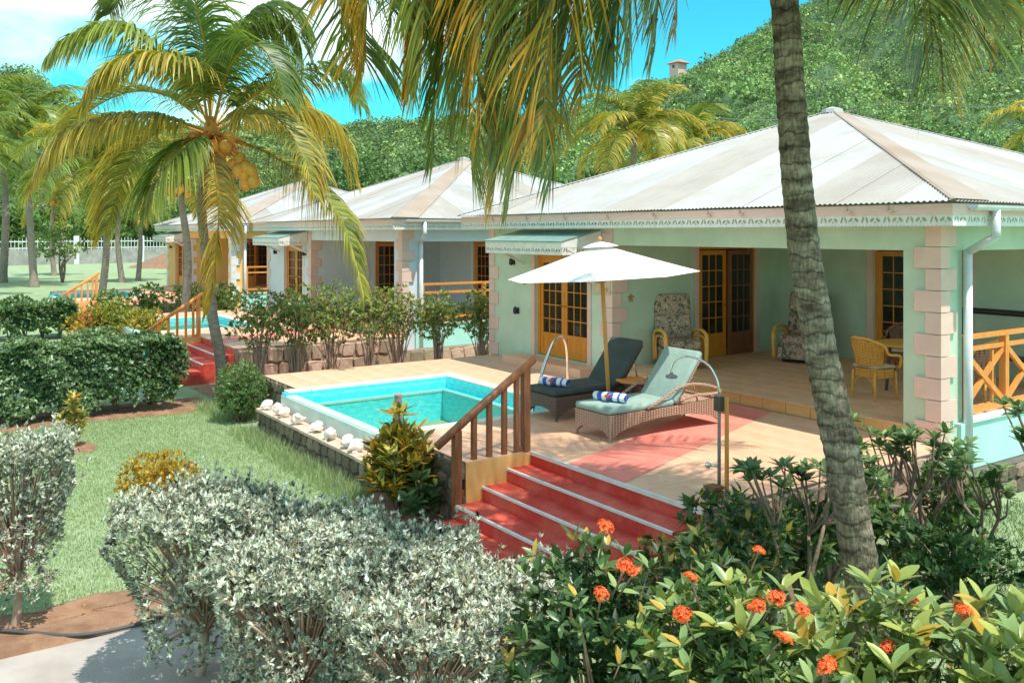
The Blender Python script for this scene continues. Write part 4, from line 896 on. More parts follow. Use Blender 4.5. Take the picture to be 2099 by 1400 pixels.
def side_rail(ox,style,label):
    X=lambda x:x+ox; x=X(-6.06); r=thing('veranda_railing',label,'railing',(x,13,.22)); wd=M['woodor']
    z0=.265
    if style=='x':
        ys=[11.10,12.15,13.2,14.25,15.05]
        for y in ys: MB().box(x-.045,y-.045,z0,x+.045,y+.045,1.30).build('post',wd,r)
        MB().bar((x,11.06,1.27),(x,15.09,1.27),.10,.05).build('top_rail',wd,r); MB().bar((x+.002,11.06,1.12),(x+.002,15.09,1.12),.05,.06).build('middle_rail',wd,r)
        MB().bar((x+.002,11.06,.33),(x+.002,15.09,.33),.06,.08).build('bottom_rail',wd,r)
        for a,b in zip(ys[:-1],ys[1:]):
            MB().bar((x,a+.05,.38),(x,b-.05,1.07),.045,.07).build('cross_brace',wd,r); MB().bar((x+.01,a+.05,1.07),(x+.01,b-.05,.38),.045,.07).build('cross_brace',wd,r)
            MB().bar((x-.004,(a+b)/2+.22,.38),(x-.004,(a+b)/2+.22,1.07),.03,.04).build('baluster',wd,r)
    else:
        for y in (11.1,13.0,15.0): MB().box(x-.045,y-.045,z0,x+.045,y+.045,1.30).build('post',wd,r)
        for z in (1.27,1.05): MB().bar((x,11.06,z),(x,15.09,z),.06,.06).build('rail',wd,r)
        MB().bar((x,11.06,.4),(x,15.09,.4),.06,.06).build('rail',wd,r)
side_rail(0,'x','timber veranda railing with crossed braces right of the white downpipe')
side_rail(-14.2,'h','orange two bar veranda railing at the side of the middle villa')
side_rail(-28.4,'h','orange two bar veranda railing at the side of the farthest villa')
# ================================================================== furniture
def rbox(mb,x0,y0,z0,x1,y1,z1,r=.03,m=0,nx=1):
    """cushion-like rounded box"""
    pts=[]; lay=[(0,r),(r*.3,r*.3),(r,0),((z1-z0)-r,0),((z1-z0)-r*.3,r*.3),((z1-z0),r)]
    n=4; vs=[]; cnt=0
    for dz,inn in lay:
        ring=[]
        for (cx,cy,a0) in ((x1-r,y1-r,0),(x0+r,y1-r,90),(x0+r,y0+r,180),(x1-r,y0+r,270)):
            for j in range(n):
                a=R(a0+90*j/(n-1)); rr=r-inn*.9; ring.append((cx+rr*math.cos(a),cy+rr*math.sin(a),z0+dz))
        vs+=ring; cnt=len(ring)
    k=len(lay); fs=[(i*cnt+j,i*cnt+(j+1)%cnt,(i+1)*cnt+(j+1)%cnt,(i+1)*cnt+j) for i in range(k-1) for j in range(cnt)]
    fs+=[tuple(range(cnt-1,-1,-1)),tuple((k-1)*cnt+j for j in range(cnt))]
    mb.add(vs,fs,m); return mb
def xf(mb,M4,i0=0):
    mb.v[i0:]=[tuple(M4@Vector(v)) for v in mb.v[i0:]]; return mb
def lounger(x0,y0,label,wick,cush,cush2,arms):
    W=.70; x1=x0+W; L=2.0; t=thing('sun_lounger',label,'sun lounger',(x0+W/2,y0+1,0),'wicker sun loungers by the pool')
    # wicker skirts with arched lower edge
    def skirt_side(x):
        n=14; up=[(y0+L*i/n,.335+ (.0 if i<9 else .03*(i-8)/5)) for i in range(n+1)]
        lo=[(y0+L-.02-(L-.04)*i/n, .035+.19*math.sin(math.pi*i/n)**.55) for i in range(n+1)]
        m=MB(); m.poly(up+lo,[],lambda u,v,d:(d,u,v),x,x+.035); return m
    skirt_side(x0).build('side_skirt',wick,t); skirt_side(x1-.035).build('side_skirt',wick,t)
    m=MB(); n=10; up=[(x0+.036+(W-.072)*i/n,.335) for i in range(n+1)]; lo=[(x1-.036-(W-.072)*i/n,.05+.11*math.sin(math.pi*i/n)**.5) for i in range(n+1)]
    m.poly(up+lo,[],lambda u,v,d:(u,d,v),y0,y0+.035); m.build('end_skirt',wick,t)
    MB().box(x0+.036,y0+L-.035,.18,x1-.036,y0+L,.36).build('end_skirt',wick,t)
    for (lx,ly) in ((x0+.02,y0+.02),(x1-.02,y0+.02),(x0+.02,y0+L-.03),(x1-.02,y0+L-.03)): MB().tube([(lx,ly,0),(lx,ly,.32)],[.018,.026],8).build('leg',wick,t)
    MB().box(x0+.036,y0+.036,.30,x1-.036,y0+L-.036,.325).build('deck_panel',wick,t)
    # seat cushion
    hy=y0+1.12
    c=MB(); rbox(c,x0+.01,y0-.015,.34,x1-.01,hy,.425,.035)
    c.build('seat_cushion',cush,t,True)
    ang=R(52); H=.80; c=MB(); rbox(c,-W/2+.01,0,-.0,W/2-.01,.085,H,.035)
    # quilting wrinkles: slight transverse bulges
    T4=Matrix.Translation((x0+W/2,hy-.02,.40))@Matrix.Rotation(-(R(90)-ang),4,'X'); xf(c,T4); c.build('back_cushion',cush,t,True)
    b=MB(); b.box(-W/2+.03,.09,.02,W/2-.03,.11,H-.05); xf(b,T4); b.build('back_panel',wick,t)
    top=T4@Vector((0,.1,H*.62))
    for sx in (-.27,.27): 
        p=T4@Vector((sx,.11,H*.62)); MB().tube([p,(p.x,p.y+.12,.33)],.012,6).build('back_strut',M['chrome'],t)
    if arms:
        for xx in (x0+.0,x1-.0):
            pts=[(xx,y0+.62,.36),(xx,y0+.85,.44),(xx,y0+1.1,.55),(xx,y0+1.35,.595),(xx,y0+1.65,.57),(xx,y0+1.92,.49),(xx,y0+1.96,.44),(xx,y0+1.8,.43),(xx,y0+1.45,.44),(xx,y0+1.2,.40)]
            MB().tube([tuple(p) for p in crspline(pts,34)],.021,8).build('arm_loop',wick,t,True)
    return t
lounger(-10.42,7.42,'charcoal cushioned lounger next to the pool, farther left of the two',M['wickerD'],M['cushd'],None,False)
lounger(-9.06,7.22,'tan wicker lounger with sage green cushion and curved arms nearest the steps',M['wickerL'],M['cushg'],M['cushg2'],True)
def towel(x,y,z,label,flabel,az):
    mb=MB(); n=18; L=.46; r=.058; d=Vector((math.cos(az),math.sin(az),0)); s=Vector((-d.y,d.x,0))
    rings=14; vs=[];fs=[];ms=[]
    for i in range(rings+1):
        q=i/rings
        for j in range(n):
            a=2*math.pi*j/n; rr=r*(1+.06*math.sin(3*a+q*5))*(1 if 0<i<rings else .9)
            p=Vector((x,y,z+r))+d*(q-.5)*L+s*math.cos(a)*rr*1.12+Vector((0,0,math.sin(a)*rr)); vs.append(p)
    for i in range(rings):
        for j in range(n): fs.append((i*n+j,i*n+(j+1)%n,(i+1)*n+(j+1)%n,(i+1)*n+j)); ms.append(1 if i in (2,3,6,7,8,11) else 0)
    b=len(mb.v); mb.v+=[tuple(v) for v in vs]; mb.f+=fs; mb.m+=ms
    mb.add([vs[j] for j in range(n)],[tuple(range(n-1,-1,-1))],1)
    # spiral end
    for e in (-1,1):
        pts=[]
        for k in range(22):
            a=k*.55; rr=r*.95*(1-k/24); pts.append(Vector((x,y,z+r))+d*e*(L/2+.004)+s*math.cos(a)*rr+Vector((0,0,math.sin(a)*rr)))
        mb.tube(pts,.006,5,1)
    o=mb.build('rolled_towel',[M['wtowel'],M['blue']],None,True); tag(o,label,'towel')
    f=MB(); c=Vector((x,y,z+.075))-s*.08 if s.y>0 else Vector((x,y,z+.075))+s*.08; c.z=z+.045
    for k in range(5):
        a=2*math.pi*k/5; t_=Vector((math.cos(a),math.sin(a)*.6,.35+.5*abs(math.sin(a)))).normalized(); u=t_.cross(Vector((0,0,1))).normalized(); w_=u.cross(t_)
        vs=[c,c+t_*.035-u*.028+w_*.01,c+t_*.07-u*.015,c+t_*.075+u*.015,c+t_*.035+u*.028+w_*.01]; f.add(vs,[(0,1,2,3,4)])
        f.add([v+w_*.004 for v in vs],[(4,3,2,1,0)])
    f.tube([c,c+Vector((0,-.03,.05))],[.006,.004],5)
    tag(f.build('hibiscus_flower',M['flower'],None),flabel,'flower')
towel(-8.74,7.55,.428,'rolled blue and white striped towel on the sage green lounger','orange flower beside the towel on the sage green lounger',R(20))
towel(-10.08,7.66,.428,'rolled blue and white towel on the charcoal lounger by the pool','orange flower beside the towel on the charcoal lounger',R(20))
# side table
t=thing('side_table','small octagonal wooden side table between the two loungers','table',(-9.55,8.75,0))
def octa(cx,cy,r,z0,z1,n=8): m=MB(); m.lathe([(r-.01,z0),(r,z0+.006),(r,z1-.006),(r-.01,z1)],(cx,cy,0),n); return m
octa(-9.55,8.75,.30,.455,.485).build('tabletop',M['woodor'],t); octa(-9.55,8.75,.22,.20,.215).build('shelf',M['woodor'],t)
for i in range(4):
    a=R(22+90*i); MB().bar((-9.55+.24*math.cos(a),8.75+.24*math.sin(a),0),(-9.55+.2*math.cos(a),8.75+.2*math.sin(a),.455),.035,.035).build('leg',M['darkwood'],t)
octa(-9.55,8.75,.235,.43,.455).build('apron',M['darkwood'],t)
# umbrella
u=thing('parasol','white octagonal parasol on a wooden pole between the loungers','umbrella',(-9.29,8.02,0))
tilt=Matrix.Translation((-9.29,8.02,0))@Matrix.Rotation(R(-3.2),4,Vector((.566,-.0,0)).cross(Vector((0,0,1))) if False else Vector((FX,FY,0)))@Matrix.Translation((9.29,-8.02,0))
bx,by=-9.29,8.02
m=MB(); m.tube([(bx,by,.0),(bx,by,2.45)],.028,12); xf(m,tilt); m.build('pole',M['pole'],u,True)
m=MB(); m.lathe([(.26,.0),(.26,.05),(.22,.07),(.05,.085),(.035,.30)],(bx,by,0),20); m.build('base',M['dark'],u)
K=8; rad=1.33; zr=2.02; za=2.45
off=R(22.5+20)
cn=MB(); ns=4; mseg=1; vs=[]
for k in range(K):
    for j in range(mseg):
        f=j/mseg; a0=off+2*math.pi*k/K; a1=off+2*math.pi*(k+1)/K
        for i in range(ns+1):
            q=.06+.94*i/ns; x=(math.cos(a0)*(1-f)+math.cos(a1)*f)*rad*q; y=(math.sin(a0)*(1-f)+math.sin(a1)*f)*rad*q
            z=za-(za-zr)*q -.006*math.sin(math.pi*q)+(-.015)*math.sin(math.pi*f)*q
            vs.append((bx+x,by+y,z))
cols=K*mseg
cn.add(vs,[(c*(ns+1)+i,c*(ns+1)+i+1,((c+1)%cols)*(ns+1)+i+1,((c+1)%cols)*(ns+1)+i) for c in range(cols) for i in range(ns)])
xf(cn,tilt); co=cn.build('canopy',M['canvas'],u,False)
for p in co.data.polygons: p.use_smooth=False
vt=MB(); vs=[]
for k in range(K):
    a=off+2*math.pi*k/K
    for q,z in ((.03,za+.03),(.11,za+.005),(.19,za-.035)): vs.append((bx+rad*q*math.cos(a),by+rad*q*math.sin(a),z))
vt.add(vs,[(c*3+i,c*3+i+1,((c+1)%K)*3+i+1,((c+1)%K)*3+i) for c in range(K) for i in range(2)]+[tuple(c*3 for c in range(K))]); xf(vt,tilt); vt.build('vent_cap',M['canvas'],u)
m=MB(); m.lathe([(.03,za+.05),(.028,za+.09),(.005,za+.11)],(bx,by,0),10); xf(m,tilt); m.build('finial',M['pole'],u,True)
for k in range(K):
    a=off+2*math.pi*k/K; c,s=math.cos(a),math.sin(a); m=MB(); m.bar((bx+.03*c,by+.03*s,za-.075),(bx+rad*.97*c,by+rad*.97*s,zr-.02),.016,.02); xf(m,tilt); rb=m.build('rib',M['pole'],u)
    m=MB(); m.bar((bx+.03*c,by+.03*s,1.93),(bx+rad*.5*c,by+rad*.5*s,za-(za-zr)*.5-.09),.014,.016); xf(m,tilt); m.build('strut',M['pole'],rb)
# shower
s=thing('outdoor_shower','slim wood and metal garden shower with curved chrome head near the terrace corner','shower',(-5.98,6.6,0))
MB().box(-5.955,6.605,0,-5.925,6.635,1.0).build('post',M['woodor'],s)
MB().box(-6.06,6.57,.86,-5.98,6.64,1.0).build('bracket_block',M['darkwood'],s)
m=MB(); m.tube([(-6.02,6.6,.12),(-6.02,6.6,1.03)],.017,8); m.tube([(-5.94,6.6,.12),(-6.02,6.6,.12)],.012,8); m.build('riser_pipe',M['stub'],s,True)
arc=[(-6.02,6.6,1.02),(-6.035,6.59,1.15),(-6.10,6.55,1.29),(-6.20,6.48,1.36),(-6.30,6.41,1.375),(-6.38,6.36,1.33),(-6.41,6.34,1.25),(-6.41,6.34,1.20)]
m=MB(); m.tube([tuple(p) for p in crspline(arc,28)],.011,8); m.build('curved_arm',M['chrome'],s,True)
m=MB(); m.lathe([(.015,.03),(.02,.01),(.058,-.005),(.06,-.02)],(-6.41,6.34,1.18),14,axis=(.1,-.1,1)); m.build('shower_head',M['stub'],s,True)
m=MB(); m.tube([(-6.02,6.6,.32),(-6.10,6.55,.32)],.014,8); m.lathe([(.02,-.03),(.028,-.01),(.028,.02),(.01,.03)],(-6.11,6.54,.32),8); m.build('tap',M['chrome'],s,True)
for i in range(3): MB().box(-6.06,6.42,.03+.045*i,-5.92,6.56,.062+.045*i).build('slat',M['woodred'],s)
# pool grab rail
g=thing('pool_grab_rail','polished curved steel grab rail at the right end of the pool','grab rail',(-11.9,9.2,0))
pts=[(-10.62,7.62,-.35),(-10.72,7.78,.10),(-11.0,8.15,.52),(-11.35,8.6,.84),(-11.62,8.95,.90),(-11.84,9.22,.78),(-11.93,9.34,.5),(-11.95,9.37,0)]
MB().tube([tuple(p) for p in crspline(pts,40)],.024,10).build('rail_tube',M['chrome'],g,True)
MB().lathe([(.06,0),(.055,.015),(.03,.02)],(-11.95,9.37,0),14).build('flange',M['chrome'],g,True)
# weathered post stub
tag(MB().tube([(-10.12,5.20,G),(-10.12,5.2,.5),(-10.11,5.19,.56)],[.052,.05,.045],10).build('post_stub',M['stub'],None,False),'weathered grey post standing behind the big orange croton','post')
# shells
def shell(x,y,s,rot,label):
    mb=MB(); n=18; rings=22; vs=[]
    for i in range(rings):
        q=i/(rings-1); rr=s*(.02+.34*math.sin(min(q*1.18,1)*math.pi*.62)**1.4)*(1-.55*max(0,(q-.72)/.28)); z=(q-.5)*s*1.15
        for j in range(n):
            a=2*math.pi*j/n; k=1+.22*math.cos(a*1-q*9)+(.22*(max(0,math.cos(a*6+q*3))**3) if .45<q<.8 else 0)
            vs.append((rr*k*math.cos(a),z,rr*k*math.sin(a)*.9))
    mb.add(vs,[(i*n+j,i*n+(j+1)%n,(i+1)*n+(j+1)%n,(i+1)*n+j) for i in range(rings-1) for j in range(n)]+[tuple(range(n)),tuple((rings-1)*n+j for j in range(n))])
    fl=[];m2=9
    for i in range(m2):
        a=math.pi*i/(m2-1); fl.append((s*(.28+.22*math.sin(a)),(i/(m2-1)-.45)*s*.85,s*(-.05+.12*math.sin(a*2))))
    ctr=(s*.12,0,-.08*s); mb.add(fl+[ctr],[(i,i+1,m2) for i in range(m2-1)])
    s_=.82; mb.v=[(a*s_,b*s_,c*s_) for a,b,c in mb.v]; s=s*s_
    T4=Matrix.Translation((x,y,-.30+s*.28))@Matrix.Rotation(rot,4,'Z')@Matrix.Rotation(rot*1.7,4,'Y')@Matrix.Rotation(.25,4,'X'); xf(mb,T4)
    tag(mb.build('conch_shell',M['shell'],None,True),label,'shell','white conch shells along the pool ledge')
xs=[(-14.45,4.98,.26,.4,'conch shell at the far left end of the ledge, first of the row'),(-14.25,5.12,.2,1.9,'small conch shell set back behind the first one on the ledge'),(-13.85,5.04,.27,2.6,'bulky pair leading conch shell, second along the ledge edge'),(-13.65,4.98,.28,.9,'conch shell touching the second one on the ledge'),(-13.02,5.0,.27,2.2,'conch shell standing alone at mid ledge, left one'),(-12.38,5.0,.26,.2,'conch shell standing alone at mid ledge, right one'),(-11.78,4.99,.29,1.3,'large conch shell near the croton end of the ledge'),(-11.2,5.02,.27,3.0,'conch shell second from the croton on the ledge'),(-10.95,4.98,.29,.6,'conch shell closest to the orange croton')]
for a in xs: shell(*a)

# ------------------------------------------------------------------ veranda furniture
VF=.18
def recliner(cx,cy,rz,label,name='glider_chair'):
    t=thing(name,label,'armchair',(cx,cy,VF)); Tm=Matrix.Translation((cx,cy,VF))@Matrix.Rotation(rz,4,'Z')
    def b(mb,n,mt,sm=False): xf(mb,Tm); return mb.build(n,mt,t,sm)
    m=MB(); rbox(m,-.31,-.36,.34,.31,.30,.50,.05); b(m,'seat_cushion',M['floral'],True)
    m=MB(); rbox(m,-.34,0,0,.34,.19,.46,.08); T2=Matrix.Translation((0,.20,.50))@Matrix.Rotation(R(-20),4,'X'); xf(m,T2); b(m,'back_cushion',M['floral'],True)
    m=MB(); rbox(m,-.36,-.02,.44,.36,.20,.86,.09); xf(m,T2); b(m,'headrest_cushion',M['floral'],True)
    m=MB(); rbox(m,-.33,-.34,.06,.33,.30,.34,.03); b(m,'base',M['floral'],True)
    m=MB(); m.lathe([(.34,0),(.34,.03),(.2,.05)],(0,0,0),18); b(m,'swivel_base',M['dark'])
    for s in (-1,1):
        pts=[(s*.37,.34,.08),(s*.37,.36,.45),(s*.37,.30,.60),(s*.37,.05,.66),(s*.37,-.25,.66),(s*.37,-.42,.58),(s*.37,-.44,.4),(s*.37,-.40,.08)]
        m=MB(); m.tube([tuple(p) for p in crspline(pts,34)],.032,8); b(m,'arm_frame',M['cane'],True)
        pts=[(s*.37,.2,.12),(s*.37,.22,.5),(s*.37,-.1,.56),(s*.37,-.33,.50),(s*.37,-.33,.12)]
        m=MB(); m.tube([tuple(p) for p in crspline(pts,22)],.018,6); b(m,'inner_arm_frame',M['cane'],True)
    m=MB(); pts=[(-.3,.40,.4),(-.3,.66,1.05),(0,.70,1.12),(.3,.66,1.05),(.3,.40,.4)]; m.tube([tuple(p) for p in crspline(pts,26)],.022,6); b(m,'back_frame',M['cane'],True)
recliner(-11.55,11.62,R(62),'floral cushioned cane glider chair against the mint side wall')
recliner(-10.75,14.0,R(20),'second floral cushioned cane chair deep in the veranda partly behind the palm trunk')
def rattan(cx,cy,rz,label,wk,fr):
    t=thing('rattan_chair',label,'chair',(cx,cy,VF)); Tm=Matrix.Translation((cx,cy,VF))@Matrix.Rotation(rz,4,'Z')
    def b(mb,n,mt,sm=False): xf(mb,Tm); return mb.build(n,mt,t,sm)
    m=MB(); m.lathe([(.26,.42),(.27,.435),(.26,.455)],(0,0,0),18); b(m,'seat',wk)
    m=MB(); rbox(m,-.22,-.22,.455,.22,.22,.50,.03); b(m,'seat_pad',M['curtain'],True)
    m=MB(); m.lathe([(.262,.33),(.268,.34),(.268,.41),(.262,.42)],(0,0,0),18); b(m,'apron',wk)
    for (x,y) in ((-.2,-.2),(.2,-.2),(.2,.2),(-.2,.2)):
        m=MB(); m.tube([(x*1.08,y*1.08,0),(x,y,.42)],.018,7); b(m,'leg',fr,True)
        m=MB(); m.tube([(x*1.05,y*1.05,.18),(x*.6,y*1.02,.30),(0,y*1.02,.35)],.009,6); b(m,'curved_brace',fr,True)
    n=16; vs=[]
    for i in range(n+1):
        a=R(20)+R(140)*i/n; 
        for z,rr in ((.50,.255),(.88-.05*abs(i-n/2)/(n/2),.31)): vs.append((rr*math.cos(a),rr*math.sin(a),z))
    m=MB(); m.add(vs,[(2*i,2*i+2,2*i+3,2*i+1) for i in range(n)]); m.add([(x*.96,y*.96,z) for x,y,z in vs],[(2*i+1,2*i+3,2*i+2,2*i) for i in range(n)]); b(m,'backrest',wk,True)
    pts=[(.24,-.24,.45),(.31,-.18,.64),(.315,.05,.68),(.29,.12,.80),(.15,.27,.89),(0,.31,.90),(-.15,.27,.89),(-.29,.12,.80),(-.315,.05,.68),(-.31,-.18,.64),(-.24,-.24,.45)]
    m=MB(); m.tube([tuple(p) for p in crspline(pts,44)],.02,7); b(m,'arm_and_back_rim',fr,True)
rattan(-7.72,11.75,R(170),'golden rattan armchair at the veranda edge right of the palm trunk',M['wickerY'],M['cane'])
rattan(-8.45,13.7,R(15),'brown rattan armchair behind the veranda dining table',M['wickerR'],M['woodred'])
t=thing('dining_table','round wooden dining table with rattan chairs in the veranda','table',(-7.75,12.75,VF))
MB().lathe([(.50,.70),(.52,.71),(.52,.735),(.50,.745)],(-7.75,12.75,VF),28).build('tabletop',M['cane'],t)
for i in range(4):
    a=R(45+90*i); MB().tube([(-7.75+.36*math.cos(a),12.75+.36*math.sin(a),VF),(-7.75+.30*math.cos(a),12.75+.30*math.sin(a),VF+.7)],.025,7).build('leg',M['darkwood'],t)
rattan(-6.75,12.7,R(-80),'tan rattan armchair seen through the crossed veranda railing',M['wickerL'],M['cane'])
b=thing('metal_bench','black tubular metal bench behind the crossed veranda railing','bench',(-7.2,14.6,VF))
MB().tube([(-8.05,14.6,1.28),(-7.9,14.6,1.32),(-6.5,14.6,1.32),(-6.4,14.6,1.28)],.05,8).build('top_bar',M['dark'],b,True)
for x in (-7.95,-6.5): MB().box(x-.02,14.58,VF,x+.02,14.62,1.3).build('leg',M['dark'],b)
MB().box(-7.95,14.3,.6,-6.5,14.7,.64).build('seat',M['dark'],b)
# hose
tag(MB().tube([tuple(p) for p in crspline([(-8.75,.1,G+.05),(-8.5,.62,G+.06),(-8.28,.9,G+.05),(-8.02,1.22,G+.05),(-7.98,1.7,G+.05),(-8.2,2.3,G+.04),(-8.25,3.2,G+.04)],50)],.016,7).build('garden_hose',M['hose'],None,True),'dark garden hose lying along the soil beside the concrete path','hose')
# boundary fence
fn=thing('boundary_fence','long white picket fence on a grey wall beyond the far lawn','fence',(-103,16,G))
A=Vector((-101,-12,0)); B=Vector((-112,50,0)); d=(B-A); L=d.length; d/=L
m=MB(); m.bar(tuple(A+Vector((0,0,.0))),tuple(B+Vector((0,0,.0))),.35,1.7); m.build('base_wall',M['fencewall'],fn)
m=MB(); n=int(L/.36)
for i in range(n):
    p=A+d*(i*.36); m.bar((p.x+.1,p.y,.75),(p.x+.1,p.y,2.0+.12*math.sin(i*.9)),.17,.04,(0,1,0))
pk=m.build('pickets',M['fence'],fn); pk['kind']='stuff'
m=MB(); m.bar(tuple(A+Vector((0,0,1.7))),tuple(B+Vector((0,0,1.7))),.06,.12); m.build('rail',M['fence'],fn); m=MB(); m.bar(tuple(A+Vector((0,0,1.0))),tuple(B+Vector((0,0,1.0))),.06,.12); m.build('rail',M['fence'],fn)
for i in range(0,int(L/7)+1):
    p=A+d*(i*7.0); MB().box(p.x-.25,p.y-.25,G,p.x+.25,p.y+.25,2.3).build('post',M['fence'],fn)
# power lines over the hill
pts=[]
for i in range(13):
    q=i/12; a=(-.05+.72*q); t_=100; sag=1.2*math.sin(math.pi*((q*3)%1)); pts.append((FX*t_+RX*a*t_,FY*t_+RY*a*t_,2.6+(478-(262-78*q))*t_/1820-sag))
tag(MB().tube([tuple(p) for p in crspline(pts,40)],.05,4).build('power_line',M['stub']),'thin sagging power cable crossing in front of the hillside','cable')
# ================================================================== vegetation
def stem_tubes(name,parent,paths,r0,r1,mt,n=6,sp=8):
    m=MB()
    for p in paths:
        S=crspline(p,sp) if len(p)>2 else np.array(p); k=len(S); m.tube([tuple(q) for q in S],[r0*(1-i/(k-1))+r1*i/(k-1) for i in range(k)],n)
    return m.build(name,mt,parent,True)
def rp(a,b): return random.uniform(a,b)
# ---- foreground palm
OV=thing('coconut_palm','large leaning coconut palm trunk crossing the right side in front of the villa','palm tree',(-4.18,6.27,G))
pts=[(-4.17,6.30,G-.1),(-4.2,6.25,-.18),(-4.31,6.09,.98),(-4.40,5.96,1.75),(-4.48,5.84,2.71),(-4.52,5.78,3.6),(-4.55,5.73,4.44),(-4.63,5.61,6.25)]
def ringtrunk(parent,pts,r0,r1,mt,L=7.0,sp=.045,n=22):
    k=int(L/sp); S=crspline(pts,k); mb=MB(); rr=[]; random.seed(11); ph=0
    for i in range(k):
        t=i/(k-1); r=r0*(1-t)+r1*t+.09*max(0,1-t*10)**2; ph=(i%3); rr.append(r*(1.0+(.035,.0,-.02)[ph]+rp(-.008,.008)))
    base=len(mb.v); mb.tube([tuple(p) for p in S],rr,n)
    # ragged scars: displace rows
    vv=[]
    for i,v in enumerate(mb.v):
        j=i%n; row=i//n; ax=S[min(row,k-1)]; a=j*2*math.pi/n
        dz=.022*math.sin(a*2+row*.37)+.012*math.sin(a*5+row); rad=1+.012*math.sin(a*3+row*.21)+random.uniform(-.011,.011)
        vv.append((ax[0]+(v[0]-ax[0])*rad,ax[1]+(v[1]-ax[1])*rad,v[2]+dz))
    mb.v=vv; return mb.build('trunk',mt,parent,True)
ringtrunk(OV,pts,.146,.10,M['trunk'])
from_over=OVERF
CBs=[((.12,.21,.05),(.28,.31,.08)),((.085,.17,.045),(.21,.27,.07)),((.105,.195,.05),(.26,.31,.08)),((.14,.21,.05),(.58,.32,.05))]
for k,pl in enumerate(OVERX):
    cb,ct=CBs[(k*3+1)%4]; fputs('frond',frond(pl,.95*rp(.8,1.15),125,rp(.22,.5),.027,cb,ct,(.5,.34,.06),5,.026,.30,.16,.5,.05),M['frond'],OV)
for i,pl in enumerate(from_over):
    cb,ct=CBs[i%4]
    L=1.1 if i<8 else .9; rc=(.55,.36,.06)
    hang=.5 if i in (0,2,3,4,5,6) else .5
    if i==0: cb,ct,L,hang=(.50,.24,.03),(.66,.30,.03),.55,1.6
    if i==1: hang=.35
    fputs('frond',frond(pl,L*rp(.95,1.08),110 if i<8 or i==12 else 90,hang*.8,.028,cb,ct,rc,5,.026,.28,.14,.55,.05),M['frond'],OV)
# extra fronds hanging to fill the curtain
for k,(pl,L) in enumerate([
    ([(-4.63,5.61,6.25),(-5.1,4.9,6.5),(-5.55,4.2,6.1),(-5.75,3.85,5.2),(-5.8,3.75,4.4)],.85),
    ([(-4.63,5.61,6.25),(-4.9,4.9,6.9),(-5.2,4.1,6.7),(-5.4,3.4,5.7),(-5.5,3.05,4.7)],.85),
    ([(-4.63,5.61,6.25),(-5.3,5.2,6.6),(-5.9,4.8,6.1),(-6.2,4.55,5.1),(-6.25,4.5,4.3)],.85),
    ([(-4.63,5.61,6.25),(-5.2,4.7,6.2),(-5.7,4.2,5.4),(-5.85,4.0,4.5),(-5.88,3.95,3.9)],.8),
    ([(-4.63,5.61,6.25),(-4.95,5.1,6.9),(-5.35,4.55,6.7),(-5.6,4.2,5.9),(-5.7,4.05,5.1)],.85),
    ([(-4.63,5.61,6.25),(-5.0,5.2,7.2),(-5.6,4.3,7.1),(-6.0,3.6,6.2),(-6.1,3.3,5.2),(-6.12,3.2,4.5)],.85),
    ([(-4.63,5.61,6.25),(-5.3,4.9,6.8),(-5.95,4.3,6.5),(-6.35,3.9,5.6),(-6.45,3.8,4.8),(-6.45,3.78,4.0)],.85),
    ([(-4.63,5.61,6.25),(-4.75,5.0,6.7),(-5.0,4.5,6.4),(-5.15,4.2,5.6),(-5.2,4.1,4.9)],.85),
    ([(-4.63,5.61,6.25),(-4.3,6.0,7.0),(-4.1,6.4,6.8),(-4.0,6.7,6.0),(-3.98,6.8,5.2)],.8),
    ([(-4.63,5.61,6.25),(-4.1,6.2,6.9),(-3.7,6.7,6.5),(-3.5,7.0,5.7),(-3.45,7.1,4.9)],.8),
    ([(-4.63,5.61,6.25),(-4.2,5.9,7.1),(-3.6,6.3,7.0),(-3.1,6.6,6.2),(-2.95,6.7,5.2)],.8)]):
    cb,ct=CBs[(k+1)%4]; fputs('frond',frond(pl,.95*rp(.85,1.15),125,rp(.22,.5),.027,cb,ct,(.5,.32,.06),5,.026,.28,.16,.5,.05),M['frond'],OV)
def coconuts(parent,c,n,r,spread,mt=None):
    mt=mt or M['nut']; mb=MB(); mb.lathe([(r*.12,-r*1.12),(r*.6,-r*.9),(r*.93,-r*.4),(r,0.1*r),(r*.88,r*.6),(r*.5,r*1.0),(r*.1,r*1.15)],(0,0,0),12); me=mb.mesh('coconut',mt,True)
    for i in range(n):
        a=rp(0,6.28); q=rp(.5,1); inst('coconut',me,parent,(c[0]+spread*q*math.cos(a),c[1]+spread*q*math.sin(a),c[2]+rp(-.6,.4)*spread),(rp(-.5,.5),rp(-.5,.5),0))
coconuts(OV,(-4.63,5.6,6.0),8,.12,.3)
